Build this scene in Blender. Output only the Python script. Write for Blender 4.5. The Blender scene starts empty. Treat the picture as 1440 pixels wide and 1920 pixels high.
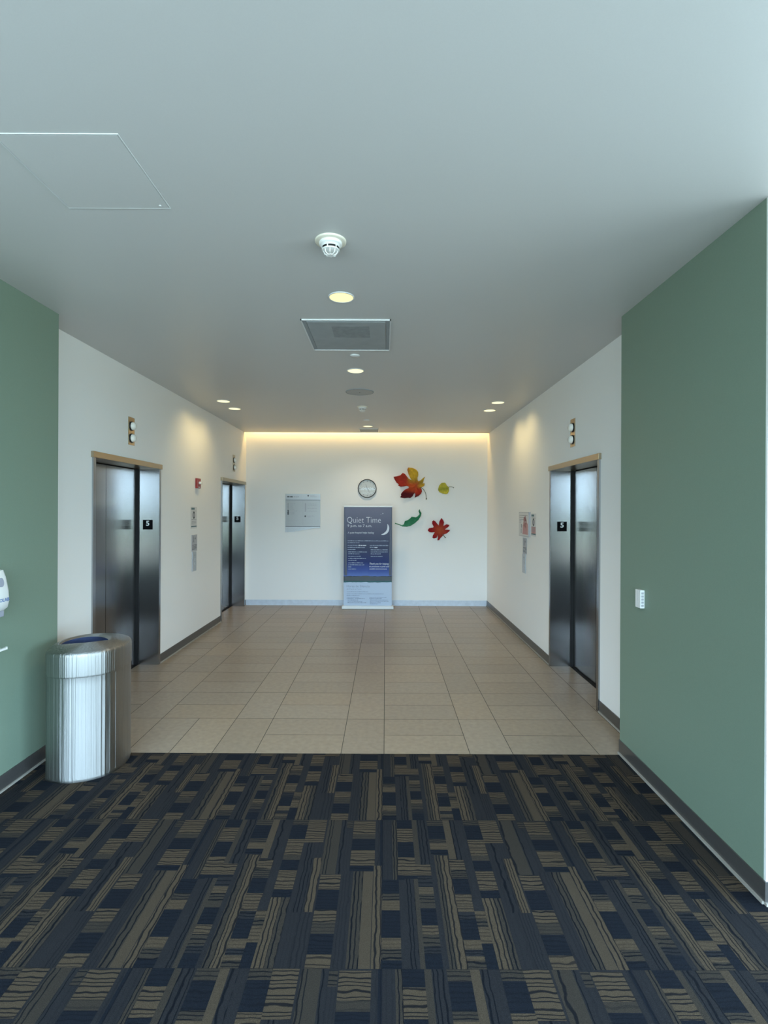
import bpy, bmesh, math, random
from mathutils import Vector, Matrix
random.seed(5)
scn = bpy.context.scene
COL = scn.collection
PI = math.pi

# ------------------------------------------------------------------ camera
H = 1.695
F = 971.0
cd = bpy.data.cameras.new('camera')
cam = bpy.data.objects.new('camera', cd); COL.objects.link(cam)
cd.sensor_fit = 'VERTICAL'; cd.sensor_height = 36.0; cd.lens = F / 1920.0 * 36.0
cd.shift_x = -2.0 / 1920; cd.shift_y = -3.0 / 1920
cd.clip_start = 0.05; cd.clip_end = 300
cam.matrix_world = Matrix.Translation((0, 0, H)) @ Matrix.Rotation(PI / 2, 4, 'X') @ Matrix.Rotation(0.0044, 4, 'Z')
scn.camera = cam

# ------------------------------------------------------------------ exposure
scn.view_settings.view_transform = 'Standard'
scn.view_settings.look = 'None'
scn.view_settings.gamma = 1.0
scn.view_settings.use_curve_mapping = False
scn.view_settings.exposure = 0.0

# ------------------------------------------------------------------ daylight (what lies outside the windows)
SKY = 17.5
W = bpy.data.worlds.new('daylight'); scn.world = W; W.use_nodes = True
nt = W.node_tree; nt.nodes.clear()
tc = nt.nodes.new('ShaderNodeTexCoord')
sep = nt.nodes.new('ShaderNodeSeparateXYZ'); nt.links.new(tc.outputs['Generated'], sep.inputs[0])
nz = nt.nodes.new('ShaderNodeTexNoise'); nz.inputs['Scale'].default_value = 14; nz.inputs['Detail'].default_value = 4
nt.links.new(tc.outputs['Generated'], nz.inputs['Vector'])
ma = nt.nodes.new('ShaderNodeMath'); ma.operation = 'MULTIPLY_ADD'
nt.links.new(nz.outputs['Fac'], ma.inputs[0]); ma.inputs[1].default_value = 0.02
nt.links.new(sep.outputs['Z'], ma.inputs[2])
mr = nt.nodes.new('ShaderNodeMapRange'); nt.links.new(ma.outputs[0], mr.inputs['Value'])
mr.inputs['From Min'].default_value = -0.5; mr.inputs['From Max'].default_value = 0.5
cr = nt.nodes.new('ShaderNodeValToRGB'); nt.links.new(mr.outputs[0], cr.inputs[0])
def ramp(node, stops):
    e = node.color_ramp.elements
    while len(e) > 1: e.remove(e[-1])
    e[0].position = stops[0][0]; e[0].color = (*stops[0][1], 1)
    for p, c in stops[1:]:
        n = e.new(p); n.color = (*c, 1)
ramp(cr, [(0.0, (.42, .52, .56)), (0.38, (.40, .50, .53)), (0.405, (.30, .37, .38)), (0.415, (.34, .36, .37)),  # lowest ground stops brightened as added bounce for the front ceiling
          (0.438, (.40, .42, .42)), (0.445, (.12, .17, .13)), (0.47, (.17, .23, .18)), (0.505, (.13, .19, .16)),
          (0.512, (.61, .82, .98)), (0.62, (.65, .86, 1.04)), (1.0, (.63, .88, 1.15))])
bg = nt.nodes.new('ShaderNodeBackground'); nt.links.new(cr.outputs[0], bg.inputs[0]); bg.inputs[1].default_value = SKY
wo = nt.nodes.new('ShaderNodeOutputWorld'); nt.links.new(bg.outputs[0], wo.inputs[0])

def portal(name, loc, rot, sx, sy):
    l = bpy.data.lights.new(name, 'AREA'); l.shape = 'RECTANGLE'; l.size = sx; l.size_y = sy
    l.cycles.is_portal = True
    o = bpy.data.objects.new(name, l); COL.objects.link(o); o.location = loc; o.rotation_euler = rot
    return o
# room extents
YB = 9.22; XL = -2.478; XR = 1.82; HC = 3.06; YC = 3.605
GXL = -2.293; GXR = 1.652; GY = 3.63; YE = 2.25
YW = -2.5; XE = 5.0; XEL = -5.6
portal('window_daylight', ((XEL + XE) / 2, YW - 0.12, 1.6), (PI / 2, 0, 0), XE - XEL, 2.7)
portal('side_window_daylight', (XE + 0.12, -0.1, 1.6), (PI / 2, 0, PI / 2), 4.2, 2.7)

# light strip in the ceiling slot along the back wall
def area(name, loc, rot, sx, sy, power, color, spread=PI):
    l = bpy.data.lights.new(name, 'AREA'); l.shape = 'RECTANGLE'; l.size = sx; l.size_y = sy
    l.energy = power; l.color = color; l.spread = spread
    o = bpy.data.objects.new(name, l); COL.objects.link(o); o.location = loc; o.rotation_euler = rot
    return o
area('slot_light', ((XL + XR) / 2, 9.155, 3.17), (math.radians(-12), 0, 0), 4.2, 0.05, 18, (1.0, .66, .24))

# ------------------------------------------------------------------ materials
def s2l(c):
    return tuple((x / 12.92 if x <= .04045 else ((x + .055) / 1.055) ** 2.4) for x in [v / 255 for v in c])
def mat(name, rgb, rough=.6, metal=0., noise=0., nscale=60., bump=0., spec=.5, emit=None, estr=1., coat=0.):
    m = bpy.data.materials.new(name); m.use_nodes = True
    t = m.node_tree; b = t.nodes['Principled BSDF']
    b.inputs['Base Color'].default_value = (*rgb, 1); b.inputs['Roughness'].default_value = rough
    b.inputs['Metallic'].default_value = metal; b.inputs['Specular IOR Level'].default_value = spec
    b.inputs['Coat Weight'].default_value = coat
    if emit:
        b.inputs['Emission Color'].default_value = (*emit, 1); b.inputs['Emission Strength'].default_value = estr
    if noise or bump:
        c = t.nodes.new('ShaderNodeTexCoord'); n = t.nodes.new('ShaderNodeTexNoise')
        n.inputs['Scale'].default_value = nscale; n.inputs['Detail'].default_value = 4
        t.links.new(c.outputs['Object'], n.inputs['Vector'])
        if noise:
            r = t.nodes.new('ShaderNodeMapRange'); t.links.new(n.outputs['Fac'], r.inputs['Value'])
            r.inputs['From Min'].default_value = .3; r.inputs['From Max'].default_value = .7
            r.inputs['To Min'].default_value = 1 - noise; r.inputs['To Max'].default_value = 1 + noise
            v = t.nodes.new('ShaderNodeVectorMath'); v.operation = 'SCALE'; v.inputs[0].default_value = rgb
            t.links.new(r.outputs[0], v.inputs['Scale']); t.links.new(v.outputs[0], b.inputs['Base Color'])
        if bump:
            bp = t.nodes.new('ShaderNodeBump'); bp.inputs['Strength'].default_value = bump
            bp.inputs['Distance'].default_value = .002
            t.links.new(n.outputs['Fac'], bp.inputs['Height']); t.links.new(bp.outputs[0], b.inputs['Normal'])
    return m
def steel(name, rgb, rough, stretch=(3, 3, .25), scale=90, bump=.08, wave=0.0, rvar=.06):
    """brushed stainless steel: grain stretched along one axis"""
    m = mat(name, rgb, rough, 1.0); t = m.node_tree; b = t.nodes['Principled BSDF']
    c = t.nodes.new('ShaderNodeTexCoord'); mp = t.nodes.new('ShaderNodeMapping'); mp.inputs['Scale'].default_value = stretch
    t.links.new(c.outputs['Object'], mp.inputs[0])
    n = t.nodes.new('ShaderNodeTexNoise'); n.inputs['Scale'].default_value = scale; n.inputs['Detail'].default_value = 3
    t.links.new(mp.outputs[0], n.inputs['Vector'])
    r = t.nodes.new('ShaderNodeMapRange'); t.links.new(n.outputs['Fac'], r.inputs['Value'])
    r.inputs['To Min'].default_value = rough - rvar; r.inputs['To Max'].default_value = rough + rvar
    t.links.new(r.outputs[0], b.inputs['Roughness'])
    bp = t.nodes.new('ShaderNodeBump'); bp.inputs['Strength'].default_value = bump; bp.inputs['Distance'].default_value = .001
    t.links.new(n.outputs['Fac'], bp.inputs['Height'])
    if wave:
        n2 = t.nodes.new('ShaderNodeTexNoise'); n2.inputs['Scale'].default_value = 2.2; n2.inputs['Detail'].default_value = 0
        t.links.new(c.outputs['Object'], n2.inputs['Vector'])
        b2 = t.nodes.new('ShaderNodeBump'); b2.inputs['Strength'].default_value = wave; b2.inputs['Distance'].default_value = .02
        t.links.new(n2.outputs['Fac'], b2.inputs['Height']); t.links.new(bp.outputs[0], b2.inputs['Normal'])
        t.links.new(b2.outputs[0], b.inputs['Normal'])
    else:
        t.links.new(bp.outputs[0], b.inputs['Normal'])
    return m

M = {}
M['ceiling'] = mat('ceiling_paint', (.58, .58, .57), .42, noise=.012, nscale=220, bump=.03)
M['white'] = mat('white_wall_paint', (.845, .84, .815), .6, noise=.01, nscale=300, bump=.08)
M['green'] = mat('green_wall_paint', (.185, .255, .195), .5, noise=.05, nscale=320, bump=.08)
M['base'] = mat('grey_baseboard', (.13, .125, .12), .30, .55, noise=.04, nscale=90)
M['toe'] = mat('baseboard_toe', (.33, .315, .28), .5, noise=.04, nscale=90)
M['plate_black'] = mat('plate_black', (.004, .004, .005), .8, spec=.1, noise=.02)
M['black'] = mat('black_gap', (.004, .004, .005), .6)
M['steel_door'] = steel('brushed_steel_door', (.265, .26, .255), .20, (50, 50, .08), 14, .015, wave=.012, rvar=.03)
M['steel_jamb'] = steel('brushed_steel_jamb', (.345, .35, .36), .21, (50, 50, .08), 14, .01, wave=.015, rvar=.03)
M['steel_head'] = steel('steel_header', (.44, .36, .25), .30, (.4, 1.5, 30), 12, .04)
M['steel_can'] = steel('steel_can', (.37, .37, .36), .36, (22, 22, .05), 3.2, 1.0, rvar=.03)
_b = M['steel_can'].node_tree.nodes['Principled BSDF']; _b.inputs['Anisotropic'].default_value = .96; _b.inputs['Anisotropic Rotation'].default_value = .25
_t = M['steel_can'].node_tree.nodes.new('ShaderNodeTangent'); _t.direction_type = 'RADIAL'; _t.axis = 'Z'
M['steel_can'].node_tree.links.new(_t.outputs[0], _b.inputs['Tangent'])
for _n in M['steel_can'].node_tree.nodes:
    if _n.type == 'BUMP': _n.inputs['Distance'].default_value = .005
for _k, _a in (('steel_door', .88), ('steel_jamb', .90)):        # vertical brushing: reflections smear sideways
    _b = M[_k].node_tree.nodes['Principled BSDF']; _b.inputs['Anisotropic'].default_value = _a
    _t = M[_k].node_tree.nodes.new('ShaderNodeTangent'); _t.direction_type = 'RADIAL'; _t.axis = 'Z'
    M[_k].node_tree.links.new(_t.outputs[0], _b.inputs['Tangent'])
M['steel_lid'] = steel('steel_lid', (.56, .55, .52), .27, (20, 20, 20), 6, .05)
M['white_plastic'] = mat('white_plastic', (.78, .79, .77), .35, noise=.01, nscale=50)
M['cream_plastic'] = mat('cream_plastic', (.78, .74, .62), .4, noise=.01, nscale=50)
M['metal_trim'] = mat('painted_metal_trim', (.70, .72, .72), .4, .1, noise=.01)
M['vent'] = mat('vent_perforated', (.34, .37, .385), .6, noise=.06, nscale=9)
M['vent_dark'] = mat('vent_throat', (.27, .295, .305), .7, noise=.12, nscale=20)
M['vent_side'] = mat('vent_bevel', (.30, .33, .35), .6, noise=.02)
M['lens'] = mat('lamp_lens', (.9, .8, .5), .5, emit=(1.0, .84, .38), estr=.95, noise=.02)
M['lens_hot'] = mat('lamp_lens_bright', (.9, .85, .6), .5, emit=(1.0, .90, .50), estr=1.15, noise=.02)
M['grille'] = mat('speaker_grille', (.46, .46, .45), .7, noise=.08, nscale=300)
M['red'] = mat('red_plastic', (.30, .025, .02), .4, noise=.03)
M['strobe'] = mat('strobe_lens', (.85, .84, .78), .25, noise=.02)
M['paper'] = mat('paper', (.66, .66, .65), .6, noise=.01)
M['paper_grey'] = mat('grey_plate', (.40, .40, .42), .4, noise=.02)
M['ink'] = mat('dark_print', (.05, .06, .065), .5, noise=.02)
M['ink_soft'] = mat('grey_print', (.28, .28, .29), .5, noise=.02)
M['ink_teal'] = mat('teal_print', (.07, .15, .16), .5, noise=.02)
M['ink_blue'] = mat('blue_print', (.03, .14, .42), .5, noise=.02)
M['pink'] = mat('pink_print', (.52, .27, .26), .5, noise=.06, nscale=30)
M['sign_black'] = mat('black_sign', (.006, .006, .007), .35, noise=.02)
M['sign_white'] = mat('white_numeral', (.85, .87, .87), .5, noise=.01)
M['clock_face'] = mat('clock_dial', (.60, .61, .61), .4, noise=.02)
M['clock_rim'] = mat('clock_rim', (.012, .013, .016), .35, noise=.02)
M['dir_plate'] = mat('directory_plate', (.35, .36, .36), .35, .25, noise=.02)
M['dir_metal'] = mat('directory_metal', (.42, .44, .46), .35, .3, noise=.02)
M['stem'] = mat('leaf_stem', (.09, .10, .05), .5, noise=.1)
M['bag'] = mat('blue_liner', (.09, .12, .24), .45, noise=.15, nscale=20)
M['glass_grey'] = mat('grey_window', (.35, .37, .44), .15, noise=.04)
M['frame_alu'] = mat('window_aluminium', (.55, .56, .57), .4, .6, noise=.02)
M['button'] = mat('call_button', (.55, .56, .58), .3, .6, noise=.02)

def attr_mat(name, attr, rough=.5, grain=.0, gscale=400, bump=0., spec=.5):
    m = mat(name, (.5, .5, .5), rough, spec=spec); t = m.node_tree; b = t.nodes['Principled BSDF']
    a = t.nodes.new('ShaderNodeAttribute'); a.attribute_name = attr
    c = t.nodes.new('ShaderNodeTexCoord'); n = t.nodes.new('ShaderNodeTexNoise'); n.inputs['Scale'].default_value = gscale
    n.inputs['Detail'].default_value = 3; t.links.new(c.outputs['Object'], n.inputs['Vector'])
    r = t.nodes.new('ShaderNodeMapRange'); t.links.new(n.outputs['Fac'], r.inputs['Value'])
    r.inputs['From Min'].default_value = .3; r.inputs['From Max'].default_value = .7
    r.inputs['To Min'].default_value = 1 - grain; r.inputs['To Max'].default_value = 1 + grain
    v = t.nodes.new('ShaderNodeVectorMath'); v.operation = 'SCALE'
    t.links.new(a.outputs['Color'], v.inputs[0]); t.links.new(r.outputs[0], v.inputs['Scale'])
    t.links.new(v.outputs[0], b.inputs['Base Color'])
    if bump:
        bp = t.nodes.new('ShaderNodeBump'); bp.inputs['Strength'].default_value = bump; bp.inputs['Distance'].default_value = .002
        t.links.new(n.outputs['Fac'], bp.inputs['Height']); t.links.new(bp.outputs[0], b.inputs['Normal'])
    return m
M['leaf'] = attr_mat('painted_leaf', 'tone', .6, .18, 26, spec=.15)
M['floor_tile'] = attr_mat('floor_tile', 'tone', .36, .10, 26, .02, spec=.5)
M['grout'] = mat('grout', (.045, .043, .04), .8, noise=.05)

# pane
gm = bpy.data.materials.new('window_glass'); gm.use_nodes = True; t = gm.node_tree; t.nodes.clear()
tr = t.nodes.new('ShaderNodeBsdfTransparent'); tr.inputs[0].default_value = (.94, .96, .96, 1)
gl = t.nodes.new('ShaderNodeBsdfGlossy'); gl.inputs['Roughness'].default_value = .02
mx = t.nodes.new('ShaderNodeMixShader'); mx.inputs[0].default_value = .06
fr = t.nodes.new('ShaderNodeFresnel'); fr.inputs[0].default_value = 1.3; t.links.new(fr.outputs[0], mx.inputs[0])
t.links.new(tr.outputs[0], mx.inputs[1]); t.links.new(gl.outputs[0], mx.inputs[2])
ou = t.nodes.new('ShaderNodeOutputMaterial'); t.links.new(mx.outputs[0], ou.inputs[0])
M['glass'] = gm

# ------------------------------------------------------------------ object helpers
def wloc(o):
    v = Vector((0, 0, 0))
    while o: v += Vector(o.location); o = o.parent
    return v
def bm_new(): return bmesh.new()
def obj(name, parts, parent=None, smooth=False, kind=None, origin=None):
    """parts: bmesh or list of (bmesh, material). One mesh object; world coordinates in."""
    me = bpy.data.meshes.new(name)
    out = bmesh.new(); mats = []
    for bm, m in parts:
        if m not in mats: mats.append(m)
        k = mats.index(m)
        for f in bm.faces: f.material_index = k
        tmp = bpy.data.meshes.new('t'); bm.to_mesh(tmp); out.from_mesh(tmp); bpy.data.meshes.remove(tmp); bm.free()
    off = wloc(parent) if parent else (Vector(origin) if origin else Vector((0, 0, 0)))
    bmesh.ops.translate(out, verts=out.verts, vec=-off)
    out.to_mesh(me); out.free()
    for m in mats: me.materials.append(m)
    if smooth:
        for p in me.polygons: p.use_smooth = True
    o = bpy.data.objects.new(name, me); COL.objects.link(o)
    if parent: o.parent = parent
    elif origin: o.location = origin
    if kind: o['kind'] = kind
    return o
def smooth_by_angle(o, deg=35):
    me = o.data
    for p in me.polygons: p.use_smooth = True
    bm = bmesh.new(); bm.from_mesh(me)
    for e in bm.edges:
        if len(e.link_faces) == 2 and e.calc_face_angle(0) > math.radians(deg): e.smooth = False
    bm.to_mesh(me); bm.free()
    return o
def thing(name, label, cat, loc, group=None):
    o = bpy.data.objects.new(name, None); COL.objects.link(o); o.location = loc; o.empty_display_size = .1
    o['label'] = label; o['category'] = cat
    if group: o['group'] = group
    return o
def tag(o, label, cat, group=None):
    o['label'] = label; o['category'] = cat
    if group: o['group'] = group
    return o
def box(x0, x1, y0, y1, z0, z1, bev=0., bm=None):
    b = bmesh.new()
    bmesh.ops.create_cube(b, size=1)
    for v in b.verts:
        v.co = Vector(((x0 + x1) / 2 + v.co.x * (x1 - x0), (y0 + y1) / 2 + v.co.y * (y1 - y0), (z0 + z1) / 2 + v.co.z * (z1 - z0)))
    if bev: bmesh.ops.bevel(b, geom=b.edges[:], offset=bev, segments=2, affect='EDGES', profile=.6)
    if bm is None: return b
    tmp = bpy.data.meshes.new('t'); b.to_mesh(tmp); bm.from_mesh(tmp); bpy.data.meshes.remove(tmp); b.free()
    return bm
def join(*bms):
    o = bmesh.new()
    for b in bms:
        tmp = bpy.data.meshes.new('t'); b.to_mesh(tmp); o.from_mesh(tmp); bpy.data.meshes.remove(tmp); b.free()
    return o
def lathe(profile, c, axis='Z', seg=40, flip=1):
    """profile: (r, h) list; h measured along +axis*flip from c"""
    b = bmesh.new(); rings = []
    for r, h in profile:
        ring = []
        if r < 1e-6:
            ring = [b.verts.new((0, 0, h * flip))]
        else:
            ring = [b.verts.new((r * math.cos(2 * PI * i / seg), r * math.sin(2 * PI * i / seg), h * flip)) for i in range(seg)]
        rings.append(ring)
    for a, d in zip(rings, rings[1:]):
        for i in range(seg):
            j = (i + 1) % seg
            if len(a) == 1 and len(d) == 1: continue
            if len(a) == 1: b.faces.new((a[0], d[i], d[j]))
            elif len(d) == 1: b.faces.new((a[i], a[j], d[0]))
            else: b.faces.new((a[i], a[j], d[j], d[i]))
    if axis == 'X': bmesh.ops.transform(b, matrix=Matrix.Rotation(PI / 2, 4, 'Y'), verts=b.verts)
    if axis == 'Y': bmesh.ops.transform(b, matrix=Matrix.Rotation(-PI / 2, 4, 'X'), verts=b.verts)
    bmesh.ops.translate(b, verts=b.verts, vec=Vector(c))
    bmesh.ops.recalc_face_normals(b, faces=b.faces)
    return b
def tube(pts, radii, seg=10):
    b = bmesh.new(); rings = []
    pts = [Vector(p) for p in pts]
    for i, p in enumerate(pts):
        d = (pts[min(i + 1, len(pts) - 1)] - pts[max(i - 1, 0)]).normalized()
        up = Vector((0, 1, 0)) if abs(d.y) < .9 else Vector((1, 0, 0))
        u = d.cross(up).normalized(); v = d.cross(u)
        r = radii[i] if isinstance(radii, (list, tuple)) else radii
        rings.append([b.verts.new(p + u * r * math.cos(2 * PI * k / seg) + v * r * math.sin(2 * PI * k / seg)) for k in range(seg)])
    for a, d in zip(rings, rings[1:]):
        for k in range(seg): b.faces.new((a[k], a[(k + 1) % seg], d[(k + 1) % seg], d[k]))
    b.faces.new(rings[0]); b.faces.new(rings[-1][::-1])
    bmesh.ops.recalc_face_normals(b, faces=b.faces)
    return b
class Frame:
    """a flat plane in the scene: origin, right vector, up vector, outward normal"""
    def __init__(s, o, r, u=(0, 0, 1)):
        s.o = Vector(o); s.r = Vector(r); s.u = Vector(u); s.n = s.r.cross(s.u)
    def p(s, a, b, d=0.): return s.o + s.r * a + s.u * b + s.n * d
    def rect(s, a0, a1, b0, b1, d, th=.0012):
        b = bmesh.new()
        lo = [b.verts.new(s.p(a, q, d)) for a, q in ((a0, b0), (a1, b0), (a1, b1), (a0, b1))]
        hi = [b.verts.new(s.p(a, q, d + th)) for a, q in ((a0, b0), (a1, b0), (a1, b1), (a0, b1))]
        b.faces.new(hi); b.faces.new(lo[::-1])
        for i in range(4): b.faces.new((lo[i], lo[(i + 1) % 4], hi[(i + 1) % 4], hi[i]))
        bmesh.ops.recalc_face_normals(b, faces=b.faces)
        return b
    def poly(s, pts, d, th=.0012):
        b = bmesh.new()
        hi = [b.verts.new(s.p(a, q, d + th)) for a, q in pts]; lo = [b.verts.new(s.p(a, q, d)) for a, q in pts]
        b.faces.new(hi); n = len(pts)
        for i in range(n): b.faces.new((lo[i], lo[(i + 1) % n], hi[(i + 1) % n], hi[i]))
        b.normal_update()
        bmesh.ops.triangulate(b, faces=[f for f in b.faces if len(f.verts) > 4])
        bmesh.ops.recalc_face_normals(b, faces=b.faces)
        return b
    def text(s, txt, a0, a1, b0, b1, d, thin=0., shear=0.):
        """lettering stretched to the box a0..a1, b0..b1"""
        cu = bpy.data.curves.new('lettering', 'FONT'); cu.body = txt; cu.size = 1; cu.extrude = 0; cu.offset = thin; cu.shear = shear
        cu.resolution_u = 3
        o = bpy.data.objects.new('lettering', cu); COL.objects.link(o)
        dg = bpy.context.evaluated_depsgraph_get(); me = bpy.data.meshes.new_from_object(o.evaluated_get(dg))
        b = bmesh.new(); b.from_mesh(me)
        bpy.data.objects.remove(o); bpy.data.curves.remove(cu); bpy.data.meshes.remove(me)
        xs = [v.co.x for v in b.verts]; ys = [v.co.y for v in b.verts]
        x0, x1, y0, y1 = min(xs), max(xs), min(ys), max(ys)
        for v in b.verts:
            a = a0 + (v.co.x - x0) / (x1 - x0) * (a1 - a0); q = b0 + (v.co.y - y0) / (y1 - y0) * (b1 - b0)
            v.co = s.p(a, q, d)
        return b
    def words(s, a0, a1, b0, b1, d, seed, th=.0006):
        """a line of print too small to read: a run of word-length dashes"""
        rr = random.Random(seed); bms = []; a = a0; hgt = b1 - b0
        while a < a1:
            w = hgt * rr.uniform(1.2, 4.2); e = min(a + w, a1)
            if e - a > hgt * .5: bms.append(s.rect(a, e, b0, b1 - hgt * rr.choice((0, .2, .3)), d, th))
            a = e + hgt * .45
        return join(*bms)
    def disc(s, a, q, r, d, th=.0012, seg=24):
        return s.poly([(a + r * math.cos(2 * PI * i / seg), q + r * math.sin(2 * PI * i / seg)) for i in range(seg)], d, th)

# ------------------------------------------------------------------ structure: floors
def colour_attr(me, name, cols):
    a = me.color_attributes.new(name, 'FLOAT_COLOR', 'CORNER')
    for p, c in zip(me.polygons, cols):
        for li in p.loop_indices: a.data[li].color = (*c, 1)
T = 0.300
def tile_floor():
    rr = random.Random(3)
    verts, faces, cols = [], [], []
    g = .0022
    def quad(x0, x1, y0, y1):
        xa, xb = max(x0, -2.85), min(x1, 2.2)
        if xb - xa < .01: return
        y1b = min(y1, YB + .02); y0b = y0
        if y1b - y0b < .01: return
        k = len(verts)
        verts.extend([(xa + g, y0b + g, 0), (xb - g, y0b + g, 0), (xb - g, y1b - g, 0), (xa + g, y1b - g, 0)])
        faces.append((k, k + 1, k + 2, k + 3))
        v = rr.uniform(.93, 1.06); w = rr.uniform(-.006, .006)
        cols.append((.305 * v + w, .248 * v, .185 * v - w))
    colb = []
    for base in range(-12, 10, 3): colb.append((base, base + 2, 'h')); colb.append((base + 2, base + 3, 'v'))
    # columns: [0,2] short courses, [2,3] long courses, repeating every three feet
    for c0, c1, kind in colb:
        n = 21
        if kind == 'h':
            for i in range(n):
                if c0 == -6 and i < 2:
                    if i == 0:
                        quad(-6 * T, -5 * T, YC, YC + 2 * T); quad(-5 * T, -4 * T, YC, YC + 2 * T)
                    continue
                quad(c0 * T, c1 * T, YC + i * T, YC + (i + 1) * T)
        else:
            for i in range(0, n, 2): quad(c0 * T, c1 * T, YC + i * T, YC + (i + 2) * T)
    # grout bed
    k = len(verts); verts.extend([(-2.85, YC, -.0012), (2.2, YC, -.0012), (2.2, YB + .02, -.0012), (-2.85, YB + .02, -.0012)])
    faces.append((k, k + 1, k + 2, k + 3)); cols.append((.05, .048, .045))
    me = bpy.data.meshes.new('floor'); me.from_pydata(verts, [], faces); colour_attr(me, 'tone', cols)
    me.materials.append(M['floor_tile']); me.materials.append(M['grout']); me.polygons[len(faces) - 1].material_index = 1
    o = bpy.data.objects.new('floor', me); COL.objects.link(o); o['kind'] = 'structure'
    return o
tile_floor()

# --- carpet: one woven pattern repeated on every square carpet tile
CT = 0.920
def cs(cy): return 1622.7 + .59 * cy
def cv(cy): return 1645.8 / (573 + cy / 4.8)
LT, MT, DK, MD = (.066, .050, .033), (.034, .029, .0235), (.0065, .0092, .0150), (.0165, .0172, .0200)
PL = (.058, .045, .031)
def u_of(crop, x, cy): return (x - 768) / cs(cy) if crop == 'A' else (x + 192) / cs(cy)
PAT = []
def R(crop, kind, tone, lines, xl, xr, cyx, c0, c1, xl2=None, xr2=None, cyx2=None):
    ul, ur = u_of(crop, xl, cyx), u_of(crop, xr, cyx)
    if xl2 is not None:
        ul = (ul + u_of(crop, xl2, cyx2)) / 2; ur = (ur + u_of(crop, xr2, cyx2)) / 2
    PAT.append((ul, ur, cv(c1) - 1.913, cv(c0) - 1.913, kind, tone, lines))
# columns left of the seam (upper, then lower)
R('A', 'h', LT, .9, 90, 255, 60, 38, 240, 70, 240, 230)
R('A', 'v', MT, .9, 265, 322, 45, 38, 525, 215, 270, 520)
R('A', 'v', MT, .0, 322, 392, 45, 38, 525, 270, 350, 520)
R('A', 'v', MD, 1., 392, 440, 45, 38, 525, 350, 400, 520)
R('A', 'v', MD, .2, 430, 500, 45, 38, 500, 400, 475, 450)
R('A', 'h', MT, .9, 445, 500, 60, 45, 110)
R('A', 'h', LT, .9, 500, 700, 60, 45, 170, 480, 695, 440)
R('A', 'h', MT, .3, 500, 700, 60, 165, 210, 480, 695, 440)
R('A', 'h', DK, .6, 500, 700, 60, 208, 308, 480, 695, 440)
R('A', 'h', LT, .8, 500, 700, 60, 308, 450, 480, 695, 440)
R('A', 'h', DK, .6, 500, 700, 60, 450, 497, 480, 695, 440)
R('A', 'v', MD, .3, 700, 760, 45, 38, 448, 695, 760, 440)
R('A', 'v', DK, .8, 735, 768, 45, 38, 570, 748, 768, 440)
R('A', 'v', LT, .9, 690, 758, 450, 448, 1378, 660, 752, 1370)
R('A', 'v', PL, .0, 592, 682, 510, 500, 1378, 550, 655, 1370)
R('A', 'v', MT, 1., 500, 592, 510, 500, 1378, 440, 550, 1370)
R('A', 'v', MD, .35, 395, 500, 510, 497, 1378, 315, 440, 1370)
for c0, c1, tn, ln in ((530, 665, LT, .9), (665, 845, DK, .5), (845, 960, LT, .9), (960, 1062, MT, .4), (1062, 1250, DK, .7), (1250, 1378, LT, .7)):
    R('A', 'h', tn, ln, 205, 388, 540, c0, c1, 70, 300, 1370)
R('A', 'v', LT, .9, 142, 215, 380, 378, 868, 62, 145, 860)
R('A', 'v', MD, 1., 60, 142, 250, 240, 870, 0, 62, 860)
R('A', 'v', MD, .2, 142, 235, 250, 240, 380)
R('A', 'v', MD, .5, 5, 130, 870, 868, 1378, -60, 62, 1370)
# right of the seam
R('A', 'v', MD, .2, 768, 850, 45, 38, 575, 766, 855, 570)
R('A', 'v', MT, 1., 850, 892, 45, 38, 575, 855, 905, 570)
for c0, c1, tn, ln in ((38, 112, DK, .5), (112, 236, LT, .9), (236, 372, DK, .6), (372, 436, LT, .9)):
    R('A', 'h', tn, ln, 892, 1030, 45, c0, c1, 902, 1050, 430)
R('A', 'v', MT, .0, 1030, 1075, 45, 38, 436, 1050, 1095, 430)
R('A', 'v', MD, 1., 1075, 1160, 45, 38, 436, 1095, 1215, 430)
R('A', 'h', LT, .9, 902, 1220, 440, 436, 535)
R('A', 'h', DK, .3, 902, 1225, 540, 535, 575)
for c0, c1, tn, ln in ((38, 88, MT, .7), (88, 206, DK, .6), (206, 245, MT, .9), (245, 300, LT, .3), (300, 350, DK, .9)):
    R('A', 'h', tn, ln, 1158, 1308, 50, c0, c1, 1200, 1348, 330)
R('B', 'v', PL, .0, 345, 400, 45, 38, 385, 400, 470, 380)
R('B', 'v', MD, 1., 400, 485, 45, 38, 395, 470, 545, 390)
R('B', 'v', MD, .1, 485, 535, 45, 38, 780, 600, 700, 780)
for c0, c1, tn, ln in ((575, 700, DK, .7), (700, 762, MT, .9), (762, 850, LT, .25), (850, 1098, DK, .5), (1098, 1195, LT, .3), (1195, 1300, MT, 1.), (1300, 1378, DK, .7)):
    R('A', 'h', tn, ln, 762, 915, 580, c0, c1, 757, 940, 1370)
R('A', 'v', MD, .0, 915, 970, 570, 575, 1378, 940, 1010, 1370)
R('A', 'v', MD, 1., 970, 1050, 570, 565, 1378, 1010, 1108, 1370)
R('A', 'v', MT, .0, 1050, 1085, 580, 565, 1378, 1108, 1160, 1370)
for c0, c1, tn, ln in ((545, 640, MD, .8), (640, 700, LT, .4), (700, 782, MT, 1.), (782, 830, MT, .1), (830, 985, DK, .6), (985, 1070, LT, .7), (1070, 1175, MT, .9), (1175, 1245, MD, 1.), (1245, 1378, DK, .3)):
    R('A', 'h', tn, ln, 1085, 1235, 550, c0, c1, 1155, 1330, 1370)
R('B', 'v', MD, .1, 245, 285, 360, 345, 1378, 330, 400, 1370)
R('B', 'v', MT, 1., 280, 335, 360, 350, 1378, 395, 470, 1370)
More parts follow.
